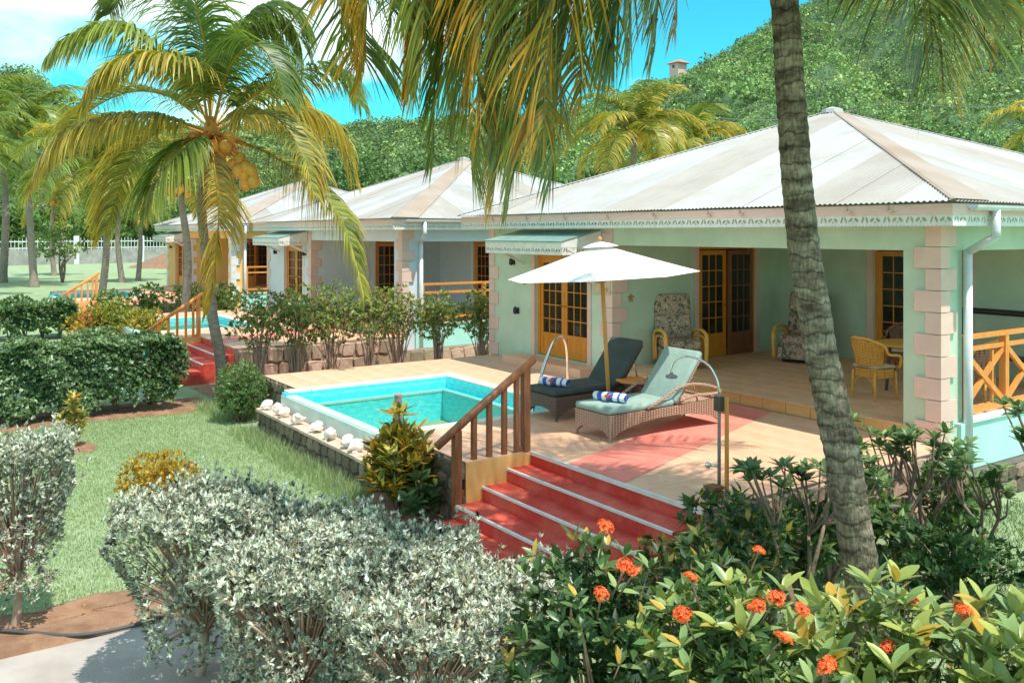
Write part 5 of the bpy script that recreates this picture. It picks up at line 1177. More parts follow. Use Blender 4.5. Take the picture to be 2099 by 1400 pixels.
# ---- main left palm
MP=thing('coconut_palm','tall coconut palm with orange nuts left of the pool, trunk by the middle villa steps','palm tree',(-17.98,5.3,G))
def wp(px,py,t): u=(px-1049.5)/1820*t; return (FX*t+RX*u,FY*t+RY*u,2.6-(py-478)*t/1820)
pts=[(-17.95,5.28,G-.1),wp(452,740,17.8),wp(436,650,17.7),wp(424,540,17.7),wp(414,440,17.7),wp(418,360,17.7),wp(430,285,17.7)]
palm_trunk(MP,pts,.115,.075,M['trunk2'],60,14)
CM=[((.13,.23,.045),(.34,.38,.08)),((.16,.25,.05),(.52,.45,.10)),((.09,.18,.04),(.22,.29,.07)),((.20,.27,.06),(.62,.46,.10))]
for i,pl in enumerate(MAINF):
    cb,ct=CM[i%4]; hang=1.3 if i in (2,8,9,10,16,7) else .95
    if i in (3,4,5,12,13,14): cb,ct=CM[2]
    if i in (1,2,8): cb,ct=CM[3]
    if i==10: cb,ct,hang=(.45,.34,.07),(.55,.38,.08),.9
    fputs('frond',frond(pl,1.25*rp(.9,1.1) if i not in (10,) else .8,170,hang,.042,cb,ct,(.60,.42,.09),4,.030,.26,.12,.5),M['frond'],MP)
c0=wp(432,285,17.7)
nutme=MB().lathe([(.015,-.15),(.085,-.12),(.125,-.05),(.13,.02),(.11,.085),(.065,.135),(.012,.15)],(0,0,0),12).mesh('coconut',M['nut'],True)
def wp(px,py,t): u=(px-1049.5)/1820*t; return (FX*t+RX*u,FY*t+RY*u,2.6-(py-478)*t/1820)
for (x,y) in ((402,322),(424,324),(492,328),(505,345),(478,340),(500,360),(515,350),(488,352),(385,300),(462,300),(395,285),(470,285),(410,308),(440,300),(380,318),(452,318),(520,372),(502,378)): inst('coconut',nutme,MP,wp(x,y,17.45+rp(-.1,.15)),(rp(-.4,.4),rp(-.4,.4),0),(.95,.95,.95))
def fibres(parent,c,s,n=60,zs=.6):
    m=MB()
    for i in range(n):
        a=rp(0,6.28); e=rp(-.5,1.1); L=s*rp(.5,1); p=Vector(c); d=Vector((math.cos(a)*math.cos(e),math.sin(a)*math.cos(e),math.sin(e)*zs)); q=p+d*L*.6; r=q+(d+Vector((rp(-.4,.4),rp(-.4,.4),-.6)))*L*.4
        m.tube([p+d*.05,q,r],[.014,.010,.004],4)
    o=m.build('flower_stalks',M['infl'],parent); return o
fibres(MP,(c0[0],c0[1],c0[2]-.1),.85,420)
m=MB(); m.lathe([(.09,-.35),(.14,-.1),(.16,.1),(.12,.3),(.05,.45)],c0,12); m.build('crown_shaft',M['infl'],MP,True)

# ---- generic palm
def palm(base,top,label,nf=16,L=3.2,r0=.14,leaf=.7,n=60,gold=.3,lean=.3,nuts=8,dens=1,seed=1,wid=.05):
    random.seed(seed); t=thing('coconut_palm',label,'palm tree',base,'coconut palms around the lawns')
    b=Vector(base);tp=Vector(top); mid=b.lerp(tp,.5)+Vector((rp(-lean,lean),rp(-lean,lean),0)); palm_trunk(t,[b-Vector((0,0,.1)),mid,tp],r0,r0*.62,M['trunk2'],26,9)
    for i in range(nf):
        az=2*math.pi*i/nf*1.0+rp(-.25,.25)+ (i%3)*.9; e=(R(78),R(52),R(24),R(2))[i%4]+rp(-.12,.12); dr=(R(105),R(112),R(98),R(88))[i%4]
        cb,ct=CM[3] if random.random()<gold else CM[random.choice((0,0,2))]
        fputs('frond',frond(autofrond_pts(tuple(tp+Vector((0,0,.05))),az,e,L*rp(.85,1.1),dr,rp(-.3,.3)),leaf,n,.8,wid,cb,ct,(.55,.40,.09),3,.03,.26,.1),M['frond'],t)
    fibres(t,tuple(tp),.5,50); 
    if nuts: coconuts(t,(top[0],top[1],top[2]-.25),nuts,.13,.32)
    return t
palm((-42.06,7.12,G),(-42.1,7.0,5.3),'second coconut palm with orange nuts beside the distant red steps',20,4.0,.17,1.15,85,.4,seed=2,wid=.06)
palm((-62.1,6.76,G),(-62.5,6.2,9.0),'tall palm at the left with crown high over the picket fence',22,5.4,.24,1.5,80,.15,seed=3,wid=.085)
palm((-64.5,12.3,G),(-64.4,12.25,5.0),'slim palm on the far lawn left of the soil mound',14,3.4,.2,.9,50,.3,seed=4,wid=.07)
palm((-65.9,13.6,G),(-65.9,13.6,4.6),'slim palm on the far lawn in front of the soil mound',14,3.0,.18,.9,50,.4,seed=5,wid=.07)
palm((-69,5.6,G),(-69,5.6,8.3),'palm cut by the left edge of the view',20,5.6,.28,1.5,75,.1,seed=6,wid=.08)
palm((-78,9.9,G),(-78.2,9.9,5.2),'short palm with orange fibre far behind the left palms',14,3.4,.2,1.0,45,.4,seed=7,wid=.09)
palm((-31.3,7.9,G),(-31.1,7.7,4.3),'palm with orange nuts hidden behind the main left palm',14,3.0,.16,.8,55,.4,seed=8)
palm((-31.3,28.5,G),(-31.3,28.5,7.3),'golden green palm behind the nearest villa roof, left one',20,4.0,.2,1.2,75,.6,seed=9,wid=.07)
palm((-32.8,33.4,G),(-32.8,33.4,7.0),'golden palm behind the nearest villa roof, right one',20,4.2,.2,1.2,75,.7,seed=10,wid=.07)
palm((-20,42.6,G),(-19.4,43.3,7.2),'palm behind the villa roof at the right edge',14,3.4,.2,.9,50,.75,seed=12,wid=.07)
palm((-47,3.2,G),(-47.5,2.2,6.0),'green palm between the tall left palms',19,4.2,.17,1.2,75,.2,seed=13,wid=.06)
palm((-53,2.6,G),(-53.5,2.4,8.0),'dense green palm crown at the upper left',22,4.6,.2,1.3,80,.05,seed=14,wid=.07)

# ---- broadleaf trees
def tree(base,h,rad,label,pal,nclump=26,per=240,leaf=.28,seed=1,squash=.8,cat='tree',group='trees behind the villas'):
    global rng; random.seed(seed); r0=np.random.default_rng(seed); t=thing('broadleaf_tree',label,cat,base,group)
    b=Vector(base); cc=b+Vector((0,0,h-rad*squash)); paths=[]; Cs=[];As=[]
    for i in range(nclump):
        d=r0.normal(size=3); d/=np.linalg.norm(d); q=r0.uniform(.45,1); c=np.array(cc)+d*np.array([rad,rad,rad*squash])*q; cr_=rad*r0.uniform(.22,.38)
        u=nrm(r0.normal(size=(per,3))); u[:,2]=np.where(u[:,2]<-.3,-u[:,2],u[:,2]); Cs.append(c+u*cr_*r0.uniform(.6,1,(per,1))); As.append(u)
        if i%3==0: paths.append([tuple(b),tuple(b.lerp(cc,.45)+Vector((rp(-.2,.2),rp(-.2,.2),0))),tuple(c)])
    C=np.concatenate(Cs);A=np.concatenate(As); n=len(C); ax=nrm(r0.normal(size=(n,3))+A*.5); L=leaf*r0.uniform(.6,1.3,n)
    col=pick(pal,n,.22)*np.repeat(r0.uniform(.75,1.25,(nclump,1)),per,0)
    fputs('crown',leafgeo(C,ax,nrm(A+r0.normal(0,.5,(n,3))),L,L*.6,np.clip(col,.004,.9)),M['far_leaf'],t)
    stem_tubes('trunk',t,paths,.16*h/6,.03,M['bark'],6)
TP=[(.09,.17,.06),(.12,.22,.075),(.06,.12,.05),(.16,.25,.09)]
def wpd(px,t,z=G): u=(px-1049.5)/1820*t; return (FX*t+RX*u,FY*t+RY*u,z)
random.seed(3)
TL=[(615,62,8.5,4.2),(690,58,9.2,4.2),(760,54,8.6,3.8),(830,60,9.5,4.2),(900,62,9.5,4.4),(985,66,9.8,4.6),(1070,60,9.2,3.8),(1130,44,6.0,2.4),(1185,60,8.2,3.6),(560,66,8.5,4.0),(500,70,8.8,4.4),(440,72,8.6,4.4),(1260,62,8.6,3.6),(740,48,6.6,2.6)]
words=['dark','bushy','spreading','dense','tall','broad','round','small','leafy','thick','wide','full','light','low']
places=['left above the far roof','behind the gap between far roofs','behind the middle villa roof valley','behind the middle villa, left of its ridge','directly behind the middle villa ridge','right behind the middle villa ridge','between middle and nearest villa roofs','close beside the nearest villa roof edge','behind the nearest villa low roof end','above the farthest villa roof','left of the farthest villa roof','beyond the picket fence right end','beneath the golden palms behind the nearest villa','in front of the tree line at the roof valley']
for i,(px_,t_,h_,r_) in enumerate(TL): tree(wpd(px_,t_),h_*.86,r_,f'{words[i]} green tree {places[i]}',TP,26,320,.26,seed=20+i)
BT=[(.10,.19,.05),(.15,.25,.07),(.07,.14,.04),(.20,.28,.10)]
fl=[('bright green tree beyond the fence at the far left',-40),('light green tree beyond the fence left of the tall palm',60),('pale green tree beyond the fence between the palms',130),('yellow green tree beyond the fence behind second palm',205),('bright tree beyond the fence above the soil mound',270),('green tree beyond the fence next to the farthest villa',340),('deep green tree beyond the fence behind farthest villa roof',400)]
for i,(l,px_) in enumerate(fl): tree(wpd(px_,112+(i%3)*6),5.2+(i*37%5)*.5,4.0,l,BT,22,170,.6,seed=50+i,squash=.6,group='trees beyond the picket fence')

# ---- hedges: volume of leaf rosettes + stems
def hedge(box,label,pal,nros,k,L,W,name='hedge',cat='hedge',group=None,flowers=0,mt='leaf',spread=(.4,1.35),trunks=6,fold=True,rough=.16,top_bias=.35,w=None):
    (x0,y0,x1,y1,zt)=box; t=thing(name,label,cat,((x0+x1)/2,(y0+y1)/2,G),group)
    n=nros; P=rng.uniform(0,1,(n,3)); face=rng.random(n)
    C=np.stack([x0+(x1-x0)*P[:,0],y0+(y1-y0)*P[:,1],G+.22+(zt-G-.22)*P[:,2]**.85],1)
    ctr=np.array([(x0+x1)/2,(y0+y1)/2,(zt+G)/2])
    # push most to the surface
    i=face<top_bias; C[i,2]=zt-np.abs(rng.normal(0,.06,i.sum()))
    i=(face>=top_bias)&(face<top_bias+.32); C[i,0]=x1-np.abs(rng.normal(0,.10,i.sum()))
    i=(face>=top_bias+.32)&(face<top_bias+.42); C[i,0]=x0+np.abs(rng.normal(0,.1,i.sum()))
    i=(face>=top_bias+.42)&(face<top_bias+.58); e=rng.random(i.sum())<.5; C[i,1]=np.where(e,y0,y1)+np.where(e,1,-1)*np.abs(rng.normal(0,.1,i.sum()))
    bump=rough*(np.sin(C[:,0]*3.1+1)*np.sin(C[:,1]*2.7)+.6*np.sin(C[:,1]*6.1+C[:,2]*5)); out_=nrm(C-ctr); C=C+out_*bump[:,None]+rng.normal(0,.03,(n,3))
    AX=out_*.7+np.array([.2,-.1,.75])+rng.normal(0,.4,(n,3))
    fputs('foliage',rosettes(C,AX,k,L,W,spread,pal,.18,fold,w),M[mt],t)
    paths=[]
    for q in range(trunks):
        bx=x0+.35+rp(0,max(.1,x1-x0-.7)); by=y0+(q+.5)/trunks*(y1-y0)
        for s in range(5):
            ex,ey=bx+rp(-.35,.35),by+rp(-.35,.35); paths.append([(bx,by,G-.05),(bx*.5+ex*.5+rp(-.05,.05),by*.5+ey*.5,G+.55),(ex,ey,zt-.15)])
    stem_tubes('stem',t,paths,.022,.006,M['bark'],5,6); return t
DG=[(.13,.23,.095),(.19,.31,.14),(.09,.165,.07),(.58,.66,.54)]
hedge((-18.6,.3,-17.35,4.30,.60),'large clipped dark green hedge across the left lawn',DG,9000,7,.072,.040,w=[.32,.38,.2,.10],group='clipped dark hedges')
hedge((-18.6,-2.6,-17.35,.25,.58),'left end portion of the clipped dark green hedge cut by the frame',DG,3600,7,.072,.040,w=[.32,.38,.2,.10],group='clipped dark hedges')
hedge((-32.6,1.6,-31.2,4.4,.35),'farther clipped dark hedge by the distant red steps',DG,1500,7,.15,.08,w=[.4,.4,.15,.05],group='clipped dark hedges',fold=False)
hedge((-32.4,-2.6,-31.2,1.5,.35),'farther dark hedge at the left frame edge',DG,900,7,.15,.08,w=[.4,.4,.15,.05],group='clipped dark hedges',fold=False)
hedge((-30.5,6.25,-28.9,6.9,-.2),'low green planting in front of the middle villa side terrace',DG,200,7,.12,.06,fold=False) if False else None
# ---- shrub from trunk with rosette tufts
def shrub(base,h,rad,label,pal,nros,k,L,W,name='shrub',cat='shrub',group=None,mt='leaf',trunks=3,fold=True,spread=(.35,1.3),shape=1.0,low=.35,bark='bark',w=None,surf=.55,stemr=.02,jit=.18,seed=None,paths_n=14):
    if seed is not None: random.seed(seed)
    b=np.array(base,dtype=float); t=thing(name,label,cat,base,group)
    d=nrm(rng.normal(size=(nros,3))); q=np.where(rng.random(nros)<surf,rng.uniform(.85,1.03,nros),rng.uniform(.2,.9,nros))[:,None]
    cz=b[2]+low*h+(h*(1-low))/2; C=np.array([b[0],b[1],cz])+d*q*np.array([rad,rad*shape,h*(1-low)/2])*(1+.12*np.sin(d[:,:1]*6+d[:,1:2]*5))
    AX=d*.8+np.array([0,0,.75])+rng.normal(0,.3,(nros,3))
    fputs('foliage',rosettes(C,AX,k,L,W,spread,pal,jit,fold,w),M[mt],t)
    paths=[]
    for i in range(paths_n):
        j=rng.integers(nros); e=C[j]; s=np.array([b[0]+rp(-.08,.08),b[1]+rp(-.08,.08),b[2]-.05]); m_=s*.5+e*.5; m_[2]+=.1*h; m_[:2]=s[:2]*.6+e[:2]*.4+np.array([rp(-.06,.06),rp(-.06,.06)])
        paths.append([tuple(s),tuple(m_),tuple(e)])
    stem_tubes('stem',t,paths,stemr,.004,M[bark],6,7); return t,C
SIL=[(.54,.58,.49),(.72,.76,.67),(.40,.45,.36),(.20,.24,.14),(.36,.24,.14)]; SW=[.30,.22,.24,.16,.08]
def buttonwood(base,h,rx,ry,label,n,ang=0,low=.18,trunkr=.035,seed=1):
    random.seed(seed); b=np.array(base,dtype=float); t=thing('silver_buttonwood',label,'shrub',base,'silver leaved clipped shrubs in the foreground')
    ca,sa=math.cos(ang),math.sin(ang); N_=n
    P=rng.uniform(-1,1,(N_,3)); f=rng.random(N_)
    i=f<.42; P[i,2]=1-np.abs(rng.normal(0,.10,i.sum())); 
    i=(f>.42)&(f<.62); P[i,0]=np.sign(P[i,0])*(1-np.abs(rng.normal(0,.12,i.sum())))
    i=(f>.62)&(f<.82); P[i,1]=np.sign(P[i,1])*(1-np.abs(rng.normal(0,.12,i.sum())))
    # round plan corners, taper toward the bottom
    r=np.maximum(1,np.hypot(P[:,0],P[:,1])**.6); P[:,0]/=r; P[:,1]/=r
    tp=.62+.38*(P[:,2]*.5+.5); lump=1+.15*np.sin(P[:,0]*5+seed)*np.sin(P[:,1]*4+P[:,2]*3)+.05*np.sin(P[:,1]*11+P[:,2]*7)
    X=P[:,0]*rx*tp*lump; Y=P[:,1]*ry*tp*lump; Z=b[2]+low*h+(P[:,2]*.5+.5)*h*(1-low)+.075*np.sin(X*7+seed)*np.sin(Y*6)+np.where(P[:,2]>.7,np.abs(rng.normal(0,.06,N_)),0)
    hole=np.sin(X*9+seed)*np.sin(Y*8+2*seed)*np.sin(Z*8)>.2; keep=rng.random(N_)<np.where(P[:,2]<-.1,.45,1)*np.where(hole&(P[:,2]<.7),.25,1); X,Y,Z=X[keep],Y[keep],Z[keep]
    C=np.stack([b[0]+X*ca-Y*sa,b[1]+X*sa+Y*ca,Z],1); ctr=np.array([b[0],b[1],b[2]+h*.5])
    AX=nrm(C-ctr)*.7+np.array([0,0,.8])+rng.normal(0,.35,(len(C),3))
    sh=rng.random(len(C))<.05; sh&=(P[keep,2]>.2); C[sh]+=np.stack([rng.normal(0,.05,sh.sum()),rng.normal(0,.05,sh.sum()),rng.uniform(.03,.15,sh.sum())],1)
    g=rosettes(C,AX,9,.035,.0145,(.15,1.35),SIL,.24,False,SW,Lj=.5,clumpj=.32)
    fputs('foliage',g,M['silver'],t)
    tops=[]; paths=[]
    s=Vector(base)-Vector((0,0,.05)); fork=Vector(base)+Vector((rp(-.05,.05),rp(-.05,.05),h*.28))
    stem_tubes('trunk',t,[[tuple(s),tuple(s.lerp(fork,.5)+Vector((.02,.01,0))),tuple(fork)]],trunkr*1.15,trunkr*.8,M['barkpink'],9,6)
    for i in range(150):
        e=C[rng.integers(len(C))]; m_=np.array(fork)*.55+e*.45; m_[2]+=.05; paths.append([tuple(fork),tuple(m_),tuple(e)])
    stem_tubes('branch',t,paths[:10],trunkr*.55,.006,M['barkpink'],6,7); stem_tubes('twig',t,paths[10:],.009,.003,M['barkpink'],4,6)
    return t
NB=5600
buttonwood((-8.56,.78,G),1.50,.36,.46,'silver leaved shrub standing alone at the left frame edge',5000,seed=1)
buttonwood((-6.86,1.84,G),1.27,.52,.55,'silver leaved shrub at the left end of the foreground row',NB,R(45),seed=2)
buttonwood((-6.28,2.38,G),1.15,.60,.60,'silver leaved shrub second from the left in the foreground row',NB,R(45),seed=3)
buttonwood((-5.75,2.98,G),1.00,.58,.60,'silver leaved shrub third in the row just below the big croton',NB,R(45),seed=4)
buttonwood((-5.15,3.42,G),.84,.60,.56,'silver leaved shrub fourth in the row covering the foot of the steps',NB,R(45),seed=5)
buttonwood((-5.75,2.2,G),1.12,.55,.55,'lower silver shrub in front at the bottom centre',4600,R(45),low=.04,seed=6)
buttonwood((-4.85,2.75,G),.98,.55,.50,'lower silver shrub in front touching the red flowered bush',4200,R(45),low=.04,seed=7)

# ---- individually built leaves
def leafmesh(L,W,mt,name='leaf',droop=.15):
    k=6; vs=[];
    for i in range(k+1):
        q=i/k; w_=W/2*math.sin(math.pi*min(1,q*.93+.05))**.8; z=-droop*L*q*q
        vs+=[(-w_,q*L,z+w_*.28),(0,q*L,z),(w_,q*L,z+w_*.28)]
    mb=MB(); mb.add(vs,[(3*i,3*i+1,3*i+4,3*i+3) for i in range(k)]+[(3*i+1,3*i+2,3*i+5,3*i+4) for i in range(k)])
    return mb.mesh(name,mt,True)
def lm(name,c1,c2,rnd=.25,rough=.35,tr=.3):
    m=mat(name,c1,rough,c2,6,objrand=rnd); t=m.node_tree; b=t.nodes['Principled BSDF']; src=b.inputs['Base Color'].links[0].from_socket
    tn=t.nodes.new('ShaderNodeBsdfTranslucent'); t.links.new(src,tn.inputs[0]); mx=t.nodes.new('ShaderNodeMixShader'); mx.inputs[0].default_value=tr
    t.links.new(b.outputs[0],mx.inputs[1]); t.links.new(tn.outputs[0],mx.inputs[2]); t.links.new(mx.outputs[0],t.nodes['Material Output'].inputs[0]); return m
LM=dict(dark=lm('glossy_dark_leaf',(.08,.16,.05),(.15,.25,.085)),mid=lm('glossy_mid_leaf',(.26,.39,.14),(.38,.50,.20)),lime=lm('lime_yellow_leaf',(.34,.42,.10),(.50,.52,.15)),gold=lm('golden_young_leaf',(.60,.38,.05),(.66,.47,.10)),
  cor=lm('orange_croton_leaf',(.72,.34,.03),(.74,.50,.06)),cgr=lm('green_croton_leaf',(.10,.17,.03),(.26,.27,.05)),cyl=lm('yellow_croton_leaf',(.68,.56,.09),(.50,.46,.10)))
def leafobjs(parent,C,AX,k,meshes,weights,spread=(.4,1.2),sc=(.7,1.2)):
    for i in range(len(C)):
        ax=Vector(AX[i]).normalized(); o0=ax.orthogonal().normalized(); o1=ax.cross(o0); ph=rp(0,6.28)
        for j in range(k):
            a=ph+j*2.4; th=rp(*spread); d=(ax*math.cos(th)+(o0*math.cos(a)+o1*math.sin(a))*math.sin(th)).normalized()
            nn=(ax+Vector((0,0,.35))); nn=(nn-d*nn.dot(d)).normalized(); xx=d.cross(nn)
            Mx=Matrix((xx,d,nn)).transposed()
            me=random.choices(meshes,weights)[0]; s=rp(*sc)
            o=bpy.data.objects.new('leaf',me); place(o,parent,tuple(C[i]+np.array(d)*.01)); o.rotation_euler=Mx.to_euler(); o.scale=(s,s,s)
IX={k:leafmesh(.135,.052,LM[k]) for k in LM}
def flowerhead():
    mb=MB(); r_=random.Random(4)
    for i in range(46):
        d=Vector((r_.gauss(0,1),r_.gauss(0,1),abs(r_.gauss(0,1))*.9+.05)).normalized(); c=d*r_.uniform(.038,.052); u=d.orthogonal().normalized(); v=d.cross(u); a0=r_.uniform(0,1.5)
        for k in range(4):
            a=a0+k*math.pi/2; e=u*math.cos(a)+v*math.sin(a); f=u*math.cos(a+.8)+v*math.sin(a+.8); g=u*math.cos(a-.8)+v*math.sin(a-.8)
            mb.add([c,c+g*.006+d*.002,c+e*.018+d*.003,c+f*.006+d*.002],[(0,1,2,3)])
        mb.tube([Vector((0,0,-.01)),c],[.002,.0015],3)
    return mb.mesh('flower_head',M['ixora'])
FH=flowerhead()
def ixora(cx,cy,h,rad,label,ks,ws,nobj,flowers,pal,nback=420,seed=1,low=.25,sc=(.7,1.15),cz=None):
    random.seed(seed); t=thing('ixora_shrub',label,'shrub',(cx,cy,G),'orange flowered shrubs in the right foreground')
    b=np.array([cx,cy,G]); zc=G+h*(low+(1-low)/2)
    def pts(n,q0,q1,up=False):
        d=nrm(rng.normal(size=(n,3))); d[:,2]=np.where(d[:,2]<-.35,-d[:,2],d[:,2])
        return np.array([cx,cy,zc])+d*rng.uniform(q0,q1,(n,1))*np.array([rad,rad,h*(1-low)/2])*(1+.22*np.sin(d[:,:1]*7+seed)*np.cos(d[:,1:2]*6+seed)),d
    C,d=pts(nobj//5,.8,1.06); leafobjs(t,C,d*.6+np.array([0,0,.8])+rng.normal(0,.25,d.shape),5,[IX[k] for k in ks],ws,sc=sc)
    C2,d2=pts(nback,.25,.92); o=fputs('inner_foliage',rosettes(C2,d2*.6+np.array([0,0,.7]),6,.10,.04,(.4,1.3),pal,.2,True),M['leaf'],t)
    paths=[]
    for i in range(22):
        e=C[rng.integers(len(C))]; s=np.array([cx+rp(-.1,.1),cy+rp(-.1,.1),G-.05]); m_=s*.45+e*.55; m_[:2]=s[:2]*.6+e[:2]*.4; paths.append([tuple(s),tuple(m_),tuple(e)])
    stem_tubes('stem',t,paths,.014,.004,M['bark'],6,7)
    for f in flowers:
        o=inst('flower_head',FH,t,f,(rp(-.5,.5)+.4,rp(-.5,.5),rp(0,6)),(1,)*3); s=rp(.7,1.05); o.scale=(s*rp(.9,1.2),s,s*rp(.6,.9))
        p=Vector(f); stem_tubes('flower_stalk',t,[[tuple(p),tuple(p+Vector((cx-p.x,cy-p.y,-.6))*.35)]],.004,.006,M['bark'],4,2)
    return t
def fw(px,py,t): return wp(px,py,t)
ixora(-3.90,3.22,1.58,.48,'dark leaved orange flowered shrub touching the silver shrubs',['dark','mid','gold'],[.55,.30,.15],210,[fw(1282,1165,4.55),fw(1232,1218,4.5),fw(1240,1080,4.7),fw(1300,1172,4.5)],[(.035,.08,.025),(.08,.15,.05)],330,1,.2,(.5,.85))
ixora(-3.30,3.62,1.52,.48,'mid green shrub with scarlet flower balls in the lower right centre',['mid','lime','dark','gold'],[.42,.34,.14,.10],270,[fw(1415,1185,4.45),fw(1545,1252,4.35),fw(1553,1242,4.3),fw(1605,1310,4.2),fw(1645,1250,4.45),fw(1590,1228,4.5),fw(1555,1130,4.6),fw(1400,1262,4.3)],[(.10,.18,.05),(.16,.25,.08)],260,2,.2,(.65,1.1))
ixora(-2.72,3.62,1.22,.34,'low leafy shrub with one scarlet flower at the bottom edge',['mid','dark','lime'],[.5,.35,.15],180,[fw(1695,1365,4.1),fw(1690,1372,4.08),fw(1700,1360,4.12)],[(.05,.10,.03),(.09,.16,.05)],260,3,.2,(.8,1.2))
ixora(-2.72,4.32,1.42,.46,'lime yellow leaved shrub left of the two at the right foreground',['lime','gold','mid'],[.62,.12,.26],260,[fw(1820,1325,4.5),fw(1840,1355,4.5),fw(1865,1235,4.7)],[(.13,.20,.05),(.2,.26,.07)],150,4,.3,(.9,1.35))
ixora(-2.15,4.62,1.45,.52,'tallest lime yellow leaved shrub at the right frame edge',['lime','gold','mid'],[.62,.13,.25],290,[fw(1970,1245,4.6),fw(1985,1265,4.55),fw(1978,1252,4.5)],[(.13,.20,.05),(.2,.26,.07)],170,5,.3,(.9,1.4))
# ---- crotons
CR={'cor':leafmesh(.17,.045,LM['cor'],droop=.1),'cgr':leafmesh(.18,.05,LM['cgr'],droop=.15),'cyl':leafmesh(.17,.045,LM['cyl'],droop=.1),'dark':leafmesh(.16,.09,LM['dark'])}
def croton(base,h,rad,label,n,ks,ws,seed=1,low=.1,sc=(.7,1.15),spikes=9,group='colourful croton bushes'):
    random.seed(seed); t=thing('croton',label,'shrub',base,group); C=[];A=[];paths=[]
    for s in range(spikes):
        a=2*math.pi*s/spikes*1.0+rp(-.3,.3); rr=rad*(.15 if s%3==0 else rp(.5,.95)); hh=h*(1.0 if s%3==0 else rp(.55,.85)); b=Vector(base); e=b+Vector((rr*math.cos(a),rr*math.sin(a),hh)); paths.append([tuple(b-Vector((0,0,.05))),tuple(b.lerp(e,.5)+Vector((rr*.15*math.cos(a),rr*.15*math.sin(a),-.02))),tuple(e)])
        m_=max(3,n//(spikes*5))
        for q in range(m_):
            f=low+ (1-low)*(q+.8)/m_; p=b.lerp(e,f)+Vector((rr*.3*math.sin(f*3.1)*math.cos(a),rr*.3*math.sin(f*3.1)*math.sin(a),0)); C.append(tuple(p)); A.append((math.cos(a)*.25,math.sin(a)*.25,1))
    C=np.array(C);A=np.array(A); leafobjs(t,C,A,5,[CR[k] for k in ks],ws,(.45,1.25),sc); stem_tubes('stem',t,paths,.014,.006,M['bark'],6,6); return t
bc=croton((-9.60,4.93,G),1.20,.45,'big orange and green croton at the near corner of the pool',300,['cor','cgr','cyl'],[.46,.30,.24],1,.25,(1.0,1.45),15)
Cc_=nrm(rng.normal(size=(330,3)))*rng.uniform(.3,.95,(330,1))*np.array([.42,.42,.48])+np.array([-9.6,4.93,G+.52]); fputs('inner_foliage',rosettes(Cc_,(Cc_-np.array([-9.6,4.93,G+.2]))*.7+np.array([0,0,.7]),6,.17,.05,(.35,1.2),[(.66,.34,.04),(.20,.26,.06),(.62,.50,.09),(.10,.17,.04)],.2,True),M['leaf'],bc)
croton((-9.05,4.92,G),.52,.26,'low dark leafy bush between the big croton and the stair railing',110,['dark','cgr'],[.8,.2],2,.2)
croton((-15.2,2.2,G),.80,.20,'small yellow croton alone on the lawn in a soil ring',210,['cyl','cor','cgr'],[.55,.15,.3],3,.4,(.6,.95),7)
t_,_=shrub((-11.5,2.62,G),.62,.46,'round golden orange bush behind the silver shrubs',[(.50,.30,.03),(.62,.40,.05),(.24,.22,.04)],900,6,.05,.022,low=.05,seed=4,fold=False)
shrub((-15.75,4.98,G),1.02,.42,'fine leaved light green bush beside the pool corner and palm',[(.16,.27,.09),(.22,.34,.13),(.09,.17,.06)],1500,6,.06,.018,low=.12,seed=5,fold=False)
for i,(x,y,h,r_,l,pl) in enumerate([(-30.6,5.2,1.15,.62,'orange croton bush by the distant red steps, leftmost of four',[(.60,.30,.04),(.5,.36,.06)]),(-30.3,5.75,1.35,.62,'yellow green croton bush, second from left by the distant steps',[(.42,.40,.08),(.30,.33,.07)]),(-29.7,6.2,1.1,.6,'lime green croton bush, third from left by the middle villa railing',[(.40,.42,.09),(.22,.28,.06)]),(-28.9,6.3,1.15,.65,'golden croton bush touching the orange railing of the middle villa',[(.58,.36,.05),(.36,.36,.07)])]):
    shrub((x+2.2,y-.6,G),h,r_,l,pl+[(.12,.18,.04)],420,6,.13,.045,low=.05,seed=30+i,fold=False,group='colourful croton bushes')
# ---- shrub row along the middle villa terrace
SH=[(.18,.28,.08),(.26,.36,.12),(.12,.20,.06),(.48,.47,.18),(.46,.24,.07)]
row=[(-18.3,6.15,2.15,.62,'left end'),(-18.15,6.95,2.2,.6,'second from left'),(-18.25,7.75,2.25,.62,'third'),(-18.1,8.6,2.2,.6,'fourth from left'),(-18.2,9.35,2.15,.55,'fifth from left'),(-17.9,10.2,2.0,.5,'sixth from left'),(-17.2,11.0,2.1,.5,'right end')]
for i,(x,y,h,r_,w_) in enumerate(row):
    shrub((x,y,G),h,r_,f'leggy light green shrub by the middle villa terrace, {w_} of the row',SH,430,6,.085,.038,low=.42,seed=60+i,w=[.3,.3,.2,.13,.07],bark='barkpink',stemr=.018,paths_n=26,surf=.45,group='leggy shrubs along the middle villa terrace',fold=True)
far_row=[(-33,5.9,1.35,'left'),(-33.1,7.2,1.5,'second'),(-33.0,8.5,1.5,'third'),(-32.9,9.7,1.5,'fourth')]
for i,(x,y,h,w_) in enumerate(far_row): shrub((x,y,G),h,.62,f'{w_} small green shrub beside the farthest villa terrace',SH,260,6,.13,.06,low=.3,seed=80+i,fold=False,w=[.3,.3,.3,.05,.05],group='shrubs beside the farthest villa terrace')
shrub((-25.2,9.6,.0),.75,.4,'dark green potted looking plant on the middle villa terrace',DG,160,6,.12,.05,low=.2,seed=88,fold=False)
# sapling on far lawn
tree(wpd(128,60),3.9,1.7,'young sparse light green tree on the far lawn',[(.22,.30,.10),(.30,.38,.14)],12,60,.28,seed=90,squash=.8,group='young trees')
tree(wpd(545,38,G),2.4,.9,'small dark shrub tree near the far apricot villa veranda',TP,8,80,.18,seed=91,group='young trees') if False else None
